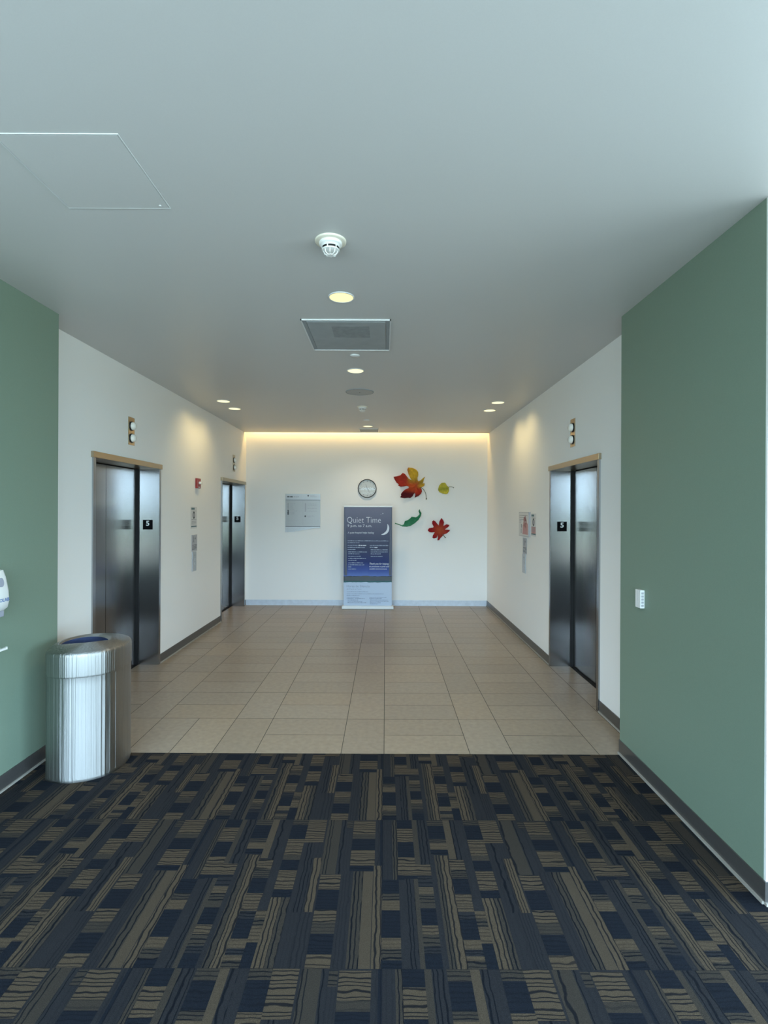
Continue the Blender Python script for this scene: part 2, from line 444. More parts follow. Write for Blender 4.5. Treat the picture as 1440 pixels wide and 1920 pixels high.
R('B', 'v', LT, .9, 335, 400, 360, 355, 1378, 470, 572, 1370)
for c0, c1, tn, ln in ((395, 480, LT, .9), (480, 562, MT, .9), (562, 700, DK, .5), (700, 860, LT, .7), (860, 932, MD, 1.), (932, 1112, DK, .5), (1112, 1200, LT, .3), (1200, 1262, MD, 1.), (1262, 1305, LT, .3), (1305, 1378, MT, .9)):
    R('B', 'h', tn, ln, 410, 545, 400, c0, c1, 572, 745, 1370)
for c0, c1, tn, ln in ((38, 85, MT, .9), (85, 213, DK, .5), (213, 355, LT, .8), (355, 400, MT, .1), (400, 492, DK, .5), (492, 668, LT, .8), (668, 738, DK, .6)):
    R('B', 'h', tn, ln, 530, 672, 50, c0, c1, 690, 860, 735)
for c0, c1, tn, ln in ((738, 855, MD, .0), (855, 925, LT, .7), (925, 1000, MT, 1.), (1000, 1145, LT, .5), (1145, 1200, DK, .5), (1200, 1378, DK, .3)):
    R('B', 'h', tn, ln, 640, 730, 860, c0, c1, 745, 855, 1370)
R('B', 'v', LT, .9, 700, 805, 740, 738, 1378, 857, 965, 1370)
R('B', 'v', MT, 1., 805, 870, 740, 738, 1378, 965, 1060, 1370)
def carpet():
    verts, faces, cols, info = [], [], [], []
    x0, x1, y0, y1 = XEL, XE + .05, YW - .05, YC
    def quad(ax, bx, ay, by, z, c, inf):
        ax, bx = max(ax, x0), min(bx, x1); ay, by = max(ay, y0), min(by, y1)
        if bx - ax < .002 or by - ay < .002: return
        k = len(verts); verts.extend([(ax, ay, z), (bx, ay, z), (bx, by, z), (ax, by, z)]); faces.append((k, k + 1, k + 2, k + 3))
        cols.append(c); info.append(inf)
    rr = random.Random(9)
    for i in range(-7, 7):
        for j in range(-6, 3):
            ox = i * CT - .003; oy = 1.913 + j * CT
            quad(ox, ox + CT, oy, oy + CT, 0, MD, (1, .15, rr.random()))
            z = .00012
            for (ul, ur, vl, vr, kind, tn, ln) in PAT:
                z += .00001
                # wrap the columns that sit left of the seam onto the right end of the tile
                a, b = (ul + CT, ur + CT) if ul < -.001 else (ul, ur)
                vl2, vr2 = max(0, vl), min(CT, vr)
                sp = 1.0
                inf = (1 if kind == 'v' else 0, ln, rr.random())
                if b > CT + .001 and a < CT:
                    quad(ox + a, ox + CT, oy + vl2, oy + vr2, z, tn, inf); quad(ox, ox + b - CT, oy + vl2, oy + vr2, z, tn, inf)
                else: quad(ox + a, ox + min(b, CT) if a < CT else ox + b, oy + vl2, oy + vr2, z, tn, inf)
    me = bpy.data.meshes.new('floor'); me.from_pydata(verts, [], faces); colour_attr(me, 'tone', cols); colour_attr(me, 'weave', info)
    m = mat('carpet', (.1, .1, .1), .95, spec=.15); t = m.node_tree; b = t.nodes['Principled BSDF']
    N = t.nodes.new; L = t.links.new
    def math_(op, a=None, bb=None, c=None):
        n = N('ShaderNodeMath'); n.operation = op
        for i, v in enumerate((a, bb, c)):
            if v is None: continue
            if isinstance(v, (int, float)): n.inputs[i].default_value = v
            else: L(v, n.inputs[i])
        return n.outputs[0]
    tone = N('ShaderNodeAttribute'); tone.attribute_name = 'tone'
    wv = N('ShaderNodeAttribute'); wv.attribute_name = 'weave'
    sp = N('ShaderNodeSeparateColor'); L(wv.outputs['Color'], sp.inputs[0])
    c = N('ShaderNodeTexCoord'); sx = N('ShaderNodeSeparateXYZ'); L(c.outputs['Object'], sx.inputs[0])
    # across-the-line coordinate
    w = math_('ADD', math_('MULTIPLY', sx.outputs[0], sp.outputs[0]), math_('MULTIPLY', sx.outputs[1], math_('SUBTRACT', 1, sp.outputs[0])))
    n1 = N('ShaderNodeTexNoise'); n1.inputs['Scale'].default_value = 17; n1.inputs['Detail'].default_value = 1.0; L(c.outputs['Object'], n1.inputs['Vector'])
    wig = math_('MULTIPLY', math_('SUBTRACT', n1.outputs['Fac'], .5), .015)
    nb = N('ShaderNodeTexNoise'); nb.noise_dimensions = '1D'; nb.inputs['Scale'].default_value = 22; nb.inputs['Detail'].default_value = 0
    L(w, nb.inputs['W'])
    irr = math_('MULTIPLY', math_('SUBTRACT', nb.outputs['Fac'], .5), 1.3)
    q = math_('ADD', math_('ADD', math_('DIVIDE', math_('ADD', w, wig), .0185), irr), sp.outputs[2])
    fr = math_('FRACT', q); d = math_('ABSOLUTE', math_('SUBTRACT', fr, .5))
    st = N('ShaderNodeMapRange'); st.interpolation_type = 'SMOOTHSTEP'; L(d, st.inputs['Value'])
    st.inputs['From Min'].default_value = .09; st.inputs['From Max'].default_value = .20; st.inputs['To Min'].default_value = 1; st.inputs['To Max'].default_value = 0
    mk = math_('MULTIPLY', st.outputs[0], sp.outputs[1])
    mix = N('ShaderNodeMix'); mix.data_type = 'RGBA'; L(mk, mix.inputs['Factor']); L(tone.outputs['Color'], mix.inputs['A'])
    mix.inputs['B'].default_value = (.003, .0045, .008, 1)
    n2 = N('ShaderNodeTexNoise'); n2.inputs['Scale'].default_value = 420; n2.inputs['Detail'].default_value = 2; L(c.outputs['Object'], n2.inputs['Vector'])
    mr2 = N('ShaderNodeMapRange'); L(n2.outputs['Fac'], mr2.inputs['Value']); mr2.inputs['From Min'].default_value = .3; mr2.inputs['From Max'].default_value = .7
    mr2.inputs['To Min'].default_value = .62; mr2.inputs['To Max'].default_value = 1.38
    v = N('ShaderNodeVectorMath'); v.operation = 'SCALE'; L(mix.outputs['Result'], v.inputs[0]); L(mr2.outputs[0], v.inputs['Scale'])
    L(v.outputs[0], b.inputs['Base Color'])
    bp = N('ShaderNodeBump'); bp.inputs['Strength'].default_value = .5; bp.inputs['Distance'].default_value = .004
    L(n2.outputs['Fac'], bp.inputs['Height']); L(bp.outputs[0], b.inputs['Normal'])
    me.materials.append(m)
    o = bpy.data.objects.new('floor', me); COL.objects.link(o); o['kind'] = 'structure'
carpet()

# ------------------------------------------------------------------ structure: walls and ceiling
S = 'structure'
obj('ceiling', [(join(box(XEL - .1, XE + .1, YW - .1, 9.10, HC, HC + .05), box(XL - .4, XR + .4, 9.06, 9.10, HC, 3.30),
                      box(XL - .4, XR + .4, 9.06, YB + .1, 3.27, 3.32)), M['ceiling'])], kind=S)
obj('wall_back', [(box(XL - .4, XR + .4, YB, YB + .1, -.01, 3.30), M['white'])], kind=S)
DW0, DW1 = 4.375, 5.695     # outer edges of the near lift openings
FW0, FW1 = 7.81, 9.13
OH = 2.19
def wall_with_openings(name, xin, side, opens, y0, y1):
    xa, xb = (xin - .30, xin) if side < 0 else (xin, xin + .30)
    bms = []; y = y0
    for a, b_ in opens:
        bms.append(box(xa, xb, y, a, -.01, HC)); bms.append(box(xa, xb, a, b_, OH - .04, HC)); y = b_
    bms.append(box(xa, xb, y, y1, -.01, HC))
    # top of the slot at the back wall
    bms.append(box(xa, xb, 9.10, YB, HC, 3.28))
    xo = xin - .42 if side < 0 else xin + .42
    bl = box(min(xo, xo + .02), max(xo, xo + .02), y0, y1, -.01, HC)
    obj(name, [(join(*bms), M['white']), (bl, M['black'])], kind=S)
wall_with_openings('wall_left', XL, -1, [(DW0 + .03, DW1 - .03), (FW0 + .03, FW1 - .03)], GY - .02, YB)
wall_with_openings('wall_right', XR, 1, [(DW0 + .03, DW1 - .03)], GY - .02, YB)
# green walls (thick blocks standing in front of the lift lobby)
obj('wall_left_front', [(box(GXL - .02, GXL, YE, GY, -.01, HC), M['green']), (box(XEL, GXL - .001, YE - .012, YE + .15, -.01, HC), M['white']),
                        (box(GXL - .5, GXL - .02, YE + .15, GY, -.01, HC), M['white'])], kind=S)
obj('wall_left_near', [(box(XEL - .12, XEL, YW - .12, YE + .15, -.01, HC), M['white'])], kind=S)
gr = box(GXR, GXR + .02, YE, GY, -.01, HC)
obj('wall_right_front', [(gr, M['green']), (box(GXR + .001, XE, YE - .012, YE + .15, -.01, HC), M['white']),
                         (box(GXR + .02, GXR + .5, YE + .15, GY, -.01, HC), M['white'])], kind=S)

# windows behind the camera and at its right
def window_run(idx0, along, c, a0, a1, n, nrm):
    z0, z1 = .30, 2.92
    w = (a1 - a0) / n
    for i in range(n):
        p, q = a0 + i * w, a0 + (i + 1) * w
        def bb(pa, qa, za, zb, th):
            return box(pa, qa, c - th, c + th, za, zb) if along == 'x' else box(c - th, c + th, pa, qa, za, zb)
        f = obj('window_%d' % (idx0 + i), [(join(bb(p, p + .04, z0, z1, .04), bb(q - .04, q, z0, z1, .04), bb(p, q, z0, z0 + .05, .04), bb(p, q, z1 - .05, z1, .04)), M['frame_alu'])], kind=S)
        obj('pane', [(bb(p + .04, q - .04, z0 + .05, z1 - .05, .004), M['glass'])], parent=f)
window_run(1, 'x', YW - .06, XEL, XE, 8, 1)
window_run(9, 'y', XE + .06, -2.3, 2.1, 3, 1)
obj('wall_near', [(join(box(XEL, XE + .1, YW - .12, YW, -.01, .30), box(XEL, XE + .1, YW - .12, YW, 2.92, HC)), M['white'])], kind=S)
obj('wall_right_near', [(join(box(XE, XE + .12, YW - .12, YE + .15, -.01, .30), box(XE, XE + .12, YW - .12, YE + .15, 2.92, HC),
                              box(XE, XE + .12, YW - .12, -2.3, .3, 2.92), box(XE, XE + .12, 2.1, YE + .15, .3, 2.92)), M['white'])], kind=S)

# baseboards
BH = .098
def baseboard(name, segs):
    """segs: (axis, fixed coordinate, direction of the room, a0, a1)"""
    fa, to = [], []
    for ax, c, s, a0, a1 in segs:
        c1, c2 = c, c + s * .007; e2 = c + s * .016
        if ax == 'y':
            fa.append(box(min(c1, c2), max(c1, c2), a0, a1, .012, BH)); to.append(box(min(c1, e2), max(c1, e2), a0, a1, 0, .013))
        else:
            fa.append(box(a0, a1, min(c1, c2), max(c1, c2), .012, BH)); to.append(box(a0, a1, min(c1, e2), max(c1, e2), 0, .013))
    obj(name, [(join(*fa), M['base']), (join(*to), M['toe'])], kind=S)
baseboard('baseboard_left', [('y', XL, 1, GY, DW0 - .005), ('y', XL, 1, DW1 + .005, FW0 - .005), ('y', XL, 1, FW1 + .005, YB)])
baseboard('baseboard_left_front', [('y', GXL, 1, YE - .012, GY + .007), ('x', GY, 1, XL, GXL), ('x', YE - .012, -1, XEL, GXL + .007)])
baseboard('baseboard_right', [('y', XR, -1, GY, DW0 - .005), ('y', XR, -1, DW1 + .005, YB)])
baseboard('baseboard_right_front', [('y', GXR, -1, YE - .012, GY), ('x', GY, 1, GXR, XR), ('x', YE - .012, -1, GXR - .007, XE)])
M['base'] = mat('baseboard_window_sheen', (.60, .68, .78), .3, noise=.08, nscale=14); M['toe'] = M['base']  # pale blue copy of the grey base, window reflection put into its colour
baseboard('baseboard_back', [('x', YB, -1, XL, XR)])

# ------------------------------------------------------------------ lifts (doors of the setting)
def lift_door(idx, xin, s, y0, y1, label):
    """s=-1: in the left wall, s=+1: in the right wall; openings y0..y1 are the outer edges of the steel frame"""
    root = bpy.data.objects.new('door_%d' % idx, None); COL.objects.link(root); root.location = (xin, (y0 + y1) / 2, 0)
    root['kind'] = S; root['label'] = label; root['category'] = 'elevator door'
    X = lambda d: xin + s * d            # d: depth into the wall
    def bx(d0, d1, ya, yb, za, zb, bev=0.): return box(min(X(d0), X(d1)), max(X(d0), X(d1)), ya, yb, za, zb, bev)
    jw = .04
    OZ = 2.134
    for ya, yb in ((y0, y0 + jw), (y1 - jw, y1)):
        obj('jamb', [(bx(-.013, .205, ya, yb, 0, OZ), M['steel_jamb'])], parent=root)
    obj('header', [(bx(-.024, .235, y0 - .014, y1 + .014, OZ, OZ + .052, .002), M['steel_head'])], parent=root)
    # dark running gap and the two leaves
    obj('running_gap', [(join(bx(.2055, .262, y1 - jw - .010, y1 - .01, 0, OZ), bx(.2055, .262, y0 + .01, y0 + jw - .001, 0, OZ)), M['black'])], parent=root)
    obj('door_gap', [(bx(.262, .290, y0 - .02, y1 + .02, -.002, OZ + .02), M['black'])], parent=root)
    mid = (y0 + y1) / 2
    for ya, yb in ((y0 + jw + .0, mid - .0035), (mid + .0035, y1 - jw - .012)):
        obj('door_panel', [(bx(.243 - .008, .262, ya, yb, .010, OZ - .010, .0015), M['steel_door'])], parent=root)
    obj('sill', [(bx(.205, .262, y0 + jw, y1 - jw, -.02, .0030), M['black'])], parent=root)
    return root
lift_door(1, XL, -1, DW0, DW1, 'brushed steel elevator door beside the trash can, nearest on the left wall')
lift_door(2, XL, -1, FW0, FW1, 'brushed steel elevator door at the far end of the left wall')
lift_door(3, XR, 1, DW0, DW1, 'brushed steel elevator door in the right wall')

# floor number plates on the far jambs
def number_plate(xc, y, label):
    fr_ = Frame((xc, y, 1.528), (1, 0, 0))
    r = thing('floor_number_plate', label, 'sign', (xc, y, 1.528 - .0525), 'black floor number plates reading 5')
    obj('plate', [(fr_.rect(-.0525, .0525, -.0525, .0525, .0003, .003), M['plate_black'])], parent=r)
    obj('numeral', [(fr_.text('5', -.018, .018, -.012, .042, .0037, thin=.012), M['sign_white'])], parent=r)
number_plate(-2.590, DW1 - .04, 'black plate with a white 5 on the jamb nearest the trash can')
number_plate(-2.590, FW1 - .04, 'small black plate with a white 5 on the far left elevator jamb')
number_plate(1.932, DW1 - .04, 'black plate with a white 5 on the right elevator jamb')

# hall lanterns over each lift
def lantern(xin, s, yc, label):
    r = thing('elevator_lantern', label, 'light fixture', (xin, yc, 2.32), 'pairs of round lantern lights over the elevators')
    n = -s
    X = lambda d: xin + n * d
    obj('plate', [(box(min(X(.0005), X(.006)), max(X(.0005), X(.006)), yc - .06, yc + .06, 2.32, 2.59, .001), M['steel_head'])], parent=r)
    for z in (2.505, 2.388):
        bz = obj('bezel', [(lathe([(.044, 0), (.046, .006), (.040, .009), (.034, .008)], (X(.006), yc, z), 'X', 28, n), M['clock_rim'])], parent=r, smooth=True)
        obj('lens', [(lathe([(.038, .0), (.038, .018), (.033, .032), (.020, .041), (0, .044)], (X(.006), yc, z), 'X', 28, n), M['strobe'])], parent=bz, smooth=True)
lantern(XL, -1, 5.045, 'steel plate with two white round lanterns above the elevator by the trash can')
lantern(XL, -1, 8.47, 'small plate with two round lanterns above the far left elevator')
lantern(XR, 1, 5.02, 'steel plate with two white round lanterns above the right elevator')

# ------------------------------------------------------------------ ceiling fittings
def spot(parent, x, y, power, color, angle, blend=.8, aim=(0, 0, -1), size=.05):
    l = bpy.data.lights.new('lamp_light', 'SPOT'); l.energy = power; l.color = color; l.spot_size = angle; l.spot_blend = blend; l.shadow_soft_size = size
    o = bpy.data.objects.new('lamp_light', l); COL.objects.link(o)
    o.rotation_euler = Vector(aim).to_track_quat('-Z', 'Y').to_euler()
    o.parent = parent; o.location = (0, 0, -.02)
def downlight(x, y, label, power, hot=False, angle=2.3, aim=(0, 0, -1), group='round recessed ceiling lights', r=.078):
    t_ = thing('recessed_light', label, 'ceiling light', (x, y, HC), group)
    obj('trim', [(lathe([(r + .006, 0), (r + .005, .005), (r, .006), (r - .003, .0015)], (x, y, HC), 'Z', 40, -1), M['metal_trim'])], parent=t_, smooth=True)
    obj('lens', [(lathe([(r - .002, .0), (r - .002, .0025), (0, .003)], (x, y, HC), 'Z', 40, -1), M['lens_hot' if hot else 'lens'])], parent=t_)
    spot(t_, x, y, power, (1.0, .76, .34) if aim[0] else (1.0, .83, .60), angle, .9, aim)
WL = 13
downlight(-.286, 3.317, 'round yellow ceiling light just behind the front smoke detector', 42)
downlight(-.294, 5.065, 'round yellow ceiling light between the square vent and the round speaker', 62, True)
downlight(-.285, 8.40, 'tiny round ceiling light nearest the back wall', 44, True)
downlight(-2.037, 6.51, 'nearer round ceiling light by the left wall', WL, True, 2.2, (-.35, 0, -1))
downlight(-2.036, 6.99, 'farther round ceiling light by the left wall', WL, True, 2.2, (-.35, 0, -1))
downlight(1.414, 6.52, 'nearer round ceiling light by the right wall', WL, True, 2.2, (.35, 0, -1))
downlight(1.414, 7.035, 'farther round ceiling light by the right wall', WL, True, 2.2, (.35, 0, -1))

def smoke_detector(x, y, k, label):
    t_ = thing('smoke_detector', label, 'smoke detector', (x, y, HC), 'white ceiling smoke detectors')
    L_ = lambda prof: lathe([(r * k, h * k) for r, h in prof], (x, y, HC), 'Z', 48, -1)
    obj('base_plate', [(L_([(.079, 0), (.079, .006), (.072, .009), (.055, .010)]), M['cream_plastic'])], parent=t_, smooth=True)
    obj('housing', [(L_([(.058, .008), (.058, .020), (.053, .024), (.047, .025), (.046, .034), (.0445, .035)]), M['white_plastic'])], parent=t_, smooth=True)
    obj('vent_band', [(L_([(.0425, .033), (.0425, .050)]), M['black'])], parent=t_)
    ribs = []
    for i in range(6):
        a = 2 * PI * i / 6 + .26; c, s_ = math.cos(a), math.sin(a)
        b = box(-.002 * k, .002 * k, -.003 * k, .003 * k, -.048 * k, -.034 * k)
        bmesh.ops.transform(b, matrix=Matrix.Translation((x + c * .0425 * k, y + s_ * .0425 * k, HC)) @ Matrix.Rotation(a, 4, 'Z'), verts=b.verts)
        ribs.append(b)
    cage = [L_([(.0445, .045), (.043, .050), (.039, .0505), (.036, .051), (.030, .053), (.0, .054)])]
    for i in range(8):
        a = 2 * PI * i / 8; c, s_ = math.cos(a), math.sin(a)
        cage.append(tube([(x + c * .036 * k, y + s_ * .036 * k, HC - .050 * k), (x + c * .030 * k, y + s_ * .030 * k, HC - .066 * k), (x + c * .014 * k, y + s_ * .014 * k, HC - .072 * k)], .0028 * k, 6))
    cage.append(lathe([(.0, .071 * k), (.016 * k, .071 * k), (.016 * k, .074 * k), (0, .075 * k)], (x, y, HC), 'Z', 20, -1))
    smooth_by_angle(obj('sensor_cage', [(join(*ribs, *cage), M['white_plastic'])], parent=t_))
smoke_detector(-.282, 2.627, 1.0, 'large white round smoke detector on the ceiling nearest the camera')
smoke_detector(-.305, 6.83, .93, 'small white smoke detector on the ceiling behind the round speaker')

def vent(x0, x1, y0, y1, fw, label, dark=True):
    t_ = thing('air_vent', label, 'vent', ((x0 + x1) / 2, (y0 + y1) / 2, HC), 'square ceiling air vents')
    th = .009
    obj('frame', [(join(box(x0, x1, y0, y0 + .008, HC - th, HC), box(x0, x1, y1 - .008, y1, HC - th, HC), box(x0, x0 + .008, y0, y1, HC - th, HC), box(x1 - .008, x1, y0, y1, HC - th, HC)), M['metal_trim']),
                  (join(box(x0 + .008, x1 - .008, y0 + .008, y0 + fw, HC - .004, HC), box(x0 + .008, x1 - .008, y1 - fw, y1 - .008, HC - .004, HC),
                        box(x0 + .008, x0 + fw, y0 + fw, y1 - fw, HC - .004, HC), box(x1 - fw, x1 - .008, y0 + fw, y1 - fw, HC - .004, HC)), M['vent_side'])], parent=t_)
    obj('face', [(box(x0 + fw + .003, x1 - fw - .003, y0 + fw + .003, y1 - fw - .003, HC - .007, HC - .001), M['vent'])], parent=t_)
    if dark:
        cx = (x0 + x1) / 2 + .02
        obj('throat', [(box(cx - .135, cx + .145, y0 + fw + .09, y1 - .33, HC - .0074, HC - .007), M['vent_dark'])], parent=t_)
vent(-.612, .036, 3.70, 4.40, .035, 'large square grey air vent in the ceiling behind the first light')
vent(-.442, -.118, 8.646, 9.04, .03, 'small square air vent in the ceiling against the back wall', False)

def cap(x, y, r, label):
    t_ = obj('sprinkler_cap', [(lathe([(r, .0), (r, .004), (r * .9, .010), (0, .012)], (x, y, HC), 'Z', 32, -1), M['metal_trim'])], origin=(x, y, HC), smooth=True)
    tag(t_, label, 'sprinkler cap', 'round ceiling sprinkler caps')
cap(-.271, 4.566, .044, 'small round white sprinkler cap just behind the square vent')
cap(-.287, 7.815, .048, 'tiny round sprinkler cap in front of the farthest ceiling light')
sp_ = thing('ceiling_speaker', 'flat round grey speaker in the ceiling between the second light and the small detector', 'speaker', (-.299, 5.97, HC))
obj('rim', [(lathe([(.163, 0), (.163, .005), (.155, .007), (.152, .003)], (-.299, 5.97, HC), 'Z', 48, -1), M['vent_side'])], parent=sp_, smooth=True)
obj('grille', [(lathe([(.154, .0), (.153, .004), (0, .006)], (-.299, 5.97, HC), 'Z', 48, -1), M['grille']),
               (lathe([(.006, .004), (.006, .008), (0, .008)], (-.299, 5.97, HC), 'Z', 12, -1), M['black'])], parent=sp_)

# access hatch at the upper left
hx0, hx1, hy0, hy1 = -1.436, -.980, 1.885, 2.345
ht = thing('access_panel', 'flush square access panel in the ceiling at the upper left', 'ceiling panel', ((hx0 + hx1) / 2, (hy0 + hy1) / 2, HC))
g_ = .0035
obj('frame', [(join(box(hx0 - g_, hx1 + g_, hy0 - g_, hy0, HC - .0025, HC), box(hx0 - g_, hx1 + g_, hy1, hy1 + g_, HC - .0025, HC),
                    box(hx0 - g_, hx0, hy0, hy1, HC - .0025, HC), box(hx1, hx1 + g_, hy0, hy1, HC - .0025, HC)), M['metal_trim'])], parent=ht)
obj('hatch', [(box(hx0 + .003, hx1 - .003, hy0 + .003, hy1 - .003, HC - .0022, HC), M['ceiling'])], parent=ht)
obj('latch', [(lathe([(.006, .002), (.006, .004), (0, .0042)], (hx1 - .035, hy1 - .02, HC), 'Z', 16, -1), M['metal_trim'])], parent=ht)

# ------------------------------------------------------------------ back wall: clock, directory, banner, leaves
BW = Frame((0, YB, 0), (1, 0, 0))          # normal points to the camera (-Y)
def bw(px, py):
    return ((px - 722 - .0044 * (957 - py)) * .009495, H + (957 + .0044 * (px - 722) - py) * .009495)
cx_, cz_ = bw(688.5, 916)
ck = thing('wall_clock', 'round wall clock with black rim above the blue banner', 'clock', (cx_, YB, cz_ - .166))
cprof = [(.166, 0), (.166, .030), (.161, .036), (.153, .034), (.152, .022)]
obj('rim', [(lathe(cprof, (cx_, YB - .0005, cz_), 'Y', 64, -1), M['clock_rim'])], parent=ck, smooth=True)
marks = []
for i in range(12):
    a = i * PI / 6; c, s_ = math.sin(a), math.cos(a)
    r0, r1, w = .118, .138, .006 if i % 3 == 0 else .004
    marks.append(BW.poly([(cx_ + c * r0 + s_ * w, cz_ + s_ * r0 - c * w), (cx_ + c * r1 + s_ * w, cz_ + s_ * r1 - c * w), (cx_ + c * r1 - s_ * w, cz_ + s_ * r1 + c * w), (cx_ + c * r0 - s_ * w, cz_ + s_ * r0 + c * w)], .013, .0006))
obj('dial', [(lathe([(.154, .012), (0, .0125)], (cx_, YB, cz_), 'Y', 64, -1), M['clock_face']), (join(*marks), M['ink_soft'])], parent=ck)
def hand(a, ln, w, d):
    c, s_ = math.sin(a), math.cos(a)
    P = lambda l, q: (cx_ + c * l + s_ * q, cz_ + s_ * l - c * q)
    return BW.poly([P(-.02, w), P(ln, w * .4), P(ln, -w * .4), P(-.02, -w)], d, .001)
obj('hand', [(hand(math.radians(-18), .085, .0055, .016), M['ink_soft'])], parent=ck)
obj('hand', [(hand(math.radians(148), .105, .004, .018), M['ink_soft'])], parent=ck)
obj('crystal', [(lathe([(.154, .026), (.12, .031), (.06, .0345), (0, .036)], (cx_, YB, cz_), 'Y', 64, -1), M['glass'])], parent=ck, smooth=True)

# directory sign
dx0, dx1 = -1.772, -1.152
dr = thing('directory_sign', 'grey hospital directory sign with curved lower edge left of the clock', 'sign', ((dx0 + dx1) / 2, YB, 1.30))
zt, za, zb = 1.982, 1.872, 1.400
obj('top_panel', [(BW.rect(dx0, dx1, za + .004, zt, .0005, .012), M['dir_metal']),
                  (BW.words(dx0 + .03, dx0 + .14, 1.920, 1.940, .0125, 7), M['ink']), (BW.words(dx0 + .145, dx0 + .235, 1.922, 1.938, .0125, 8), M['ink_soft']),
                  (BW.poly([(dx0 + .405, 1.932), (dx0 + .387, 1.950), (dx0 + .405, 1.968), (dx0 + .423, 1.950)][::-1], .0125, .0006), M['ink']),
                  (BW.words(dx0 + .44, dx0 + .53, 1.946, 1.955, .0125, 4), M['ink_soft']), (BW.words(dx0 + .44, dx0 + .56, 1.926, 1.934, .0125, 5), M['ink_soft'])], parent=dr)
dm = [BW.disc(dx0 + .048, z, .013, .0085, .0006, 16) for z in (1.806, 1.782, 1.757, 1.732, 1.706)]
dm2 = [BW.disc(dx0 + .048, z, .015, .0085, .0006, 16) for z in (1.679, 1.650, 1.625)]
dm3 = [BW.disc(dx0 + .356, z, .013, .0085, .0006, 16) for z in (1.803, 1.778, 1.752, 1.726, 1.700, 1.676)]
ln_ = [BW.words(dx0 + .085, dx0 + .085 + w_, z - .004, z + .004, .0085, int(z * 1000)) for z, w_ in ((1.806, .09), (1.782, .05), (1.757, .04), (1.732, .06), (1.706, .07), (1.679, .13), (1.650, .08), (1.625, .08))]
ln_ += [BW.words(dx0 + .392, dx0 + .392 + w_, z - .004, z + .004, .0085, int(z * 900)) for z, w_ in ((1.803, .16), (1.778, .16), (1.726, .17), (1.676, .17), (1.59, .13), (1.57, .06))]
obj('list_panel', [(BW.rect(dx0, dx1, zb + .004, za - .004, .0005, .008), M['dir_plate']),
                   (BW.rect(dx0, dx1, za - .004, za + .004, .0005, .006), M['ink']), (BW.rect(dx0, dx1, zb - .004, zb + .004, .0005, .006), M['ink']),
                   (join(*dm, *dm3), M['ink_soft']), (join(*dm2, BW.disc(dx0 + .353, 1.585, .015, .0085, .0006, 16)), M['ink']), (join(*ln_), M['ink_soft']),
                   (join(*[BW.rect(dx0 + .02, dx1 - .02, z, z + .0012, .0085, .0003) for z in (1.50, 1.475, 1.45, 1.535)], BW.rect(dx0 + .31, dx0 + .312, 1.43, 1.84, .0085, .0003)), M['ink_soft'])], parent=dr)
bot = [(dx0, 1.396), (dx0, 1.300)] + [(dx0 + .62 * t_, 1.300 + .078 * (3 * t_ * t_ - 2 * t_ ** 3) * (1 if t_ > .0 else 0)) for t_ in [i / 14 for i in range(1, 15)]] + [(dx1, 1.396)]
obj('lower_panel', [(BW.poly(bot, .0005, .011), M['dir_metal'])], parent=dr)

# banner stand
YN = 8.90
bx0, bx1 = -.706, .122
bn = thing('banner_stand', 'tall blue roll-up banner with a white lower part reading Quiet Time', 'banner', ((bx0 + bx1) / 2, YN, 0))
def bs(cx, cy):   # banner picture coordinates (crop px) -> plane
    px, py = 630 + cx / 8.727, 930 + cy / 8.727
    return ((px - 722 - .0044 * (957 - py)) * .009166, H + (957 + .0044 * (px - 722) - py) * .009166)
NF = Frame((0, YN, 0), (1, 0, 0))
zt_ = bs(522, 178)[1]; zm = bs(522, 1412)[1]; zk = bs(522, 1385)[1]
# printed sheet with a soft cross curl
def sheet():
    b = bmesh.new(); nx, nz_ = 24, 24
    col = b.loops.layers.float_color.new('tone')
    g = [[b.verts.new((bx0 + (bx1 - bx0) * i / nx, YN - .004 - .006 * math.sin(PI * i / nx) ** 1 * (j / nz_), .05 + (zt_ - .05) * j / nz_)) for i in range(nx + 1)] for j in range(nz_ + 1)]
    for j in range(nz_):
        for i in range(nx): b.faces.new((g[j][i], g[j][i + 1], g[j + 1][i + 1], g[j + 1][i]))
    return b
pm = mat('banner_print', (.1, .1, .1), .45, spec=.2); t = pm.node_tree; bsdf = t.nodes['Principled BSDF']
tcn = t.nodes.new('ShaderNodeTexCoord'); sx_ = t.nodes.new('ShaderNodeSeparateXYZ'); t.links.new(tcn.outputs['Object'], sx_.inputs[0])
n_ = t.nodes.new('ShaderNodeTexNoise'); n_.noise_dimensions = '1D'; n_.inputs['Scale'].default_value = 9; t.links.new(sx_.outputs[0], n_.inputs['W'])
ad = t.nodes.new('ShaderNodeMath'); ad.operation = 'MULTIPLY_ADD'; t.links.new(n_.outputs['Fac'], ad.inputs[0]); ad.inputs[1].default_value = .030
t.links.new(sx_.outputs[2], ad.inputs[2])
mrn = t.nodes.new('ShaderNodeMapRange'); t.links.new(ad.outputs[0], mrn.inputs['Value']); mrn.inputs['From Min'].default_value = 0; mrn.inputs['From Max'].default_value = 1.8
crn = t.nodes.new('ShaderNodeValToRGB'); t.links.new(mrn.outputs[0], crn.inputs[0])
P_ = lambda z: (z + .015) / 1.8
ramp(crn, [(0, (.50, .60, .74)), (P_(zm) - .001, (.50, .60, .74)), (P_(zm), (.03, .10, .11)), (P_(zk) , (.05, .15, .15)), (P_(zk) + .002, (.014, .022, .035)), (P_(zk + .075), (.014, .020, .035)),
           (P_(zk + .077), (.115, .19, .50)), (P_(zk + .17), (.045, .085, .32)), (P_(zk + .32), (.014, .028, .14)), (P_(zk + .55), (.040, .050, .105)), (P_(zk + .85), (.095, .105, .17)), (.99, (.17, .185, .27))])  # top stops greyed: the sheet's gloss veil is painted into the print
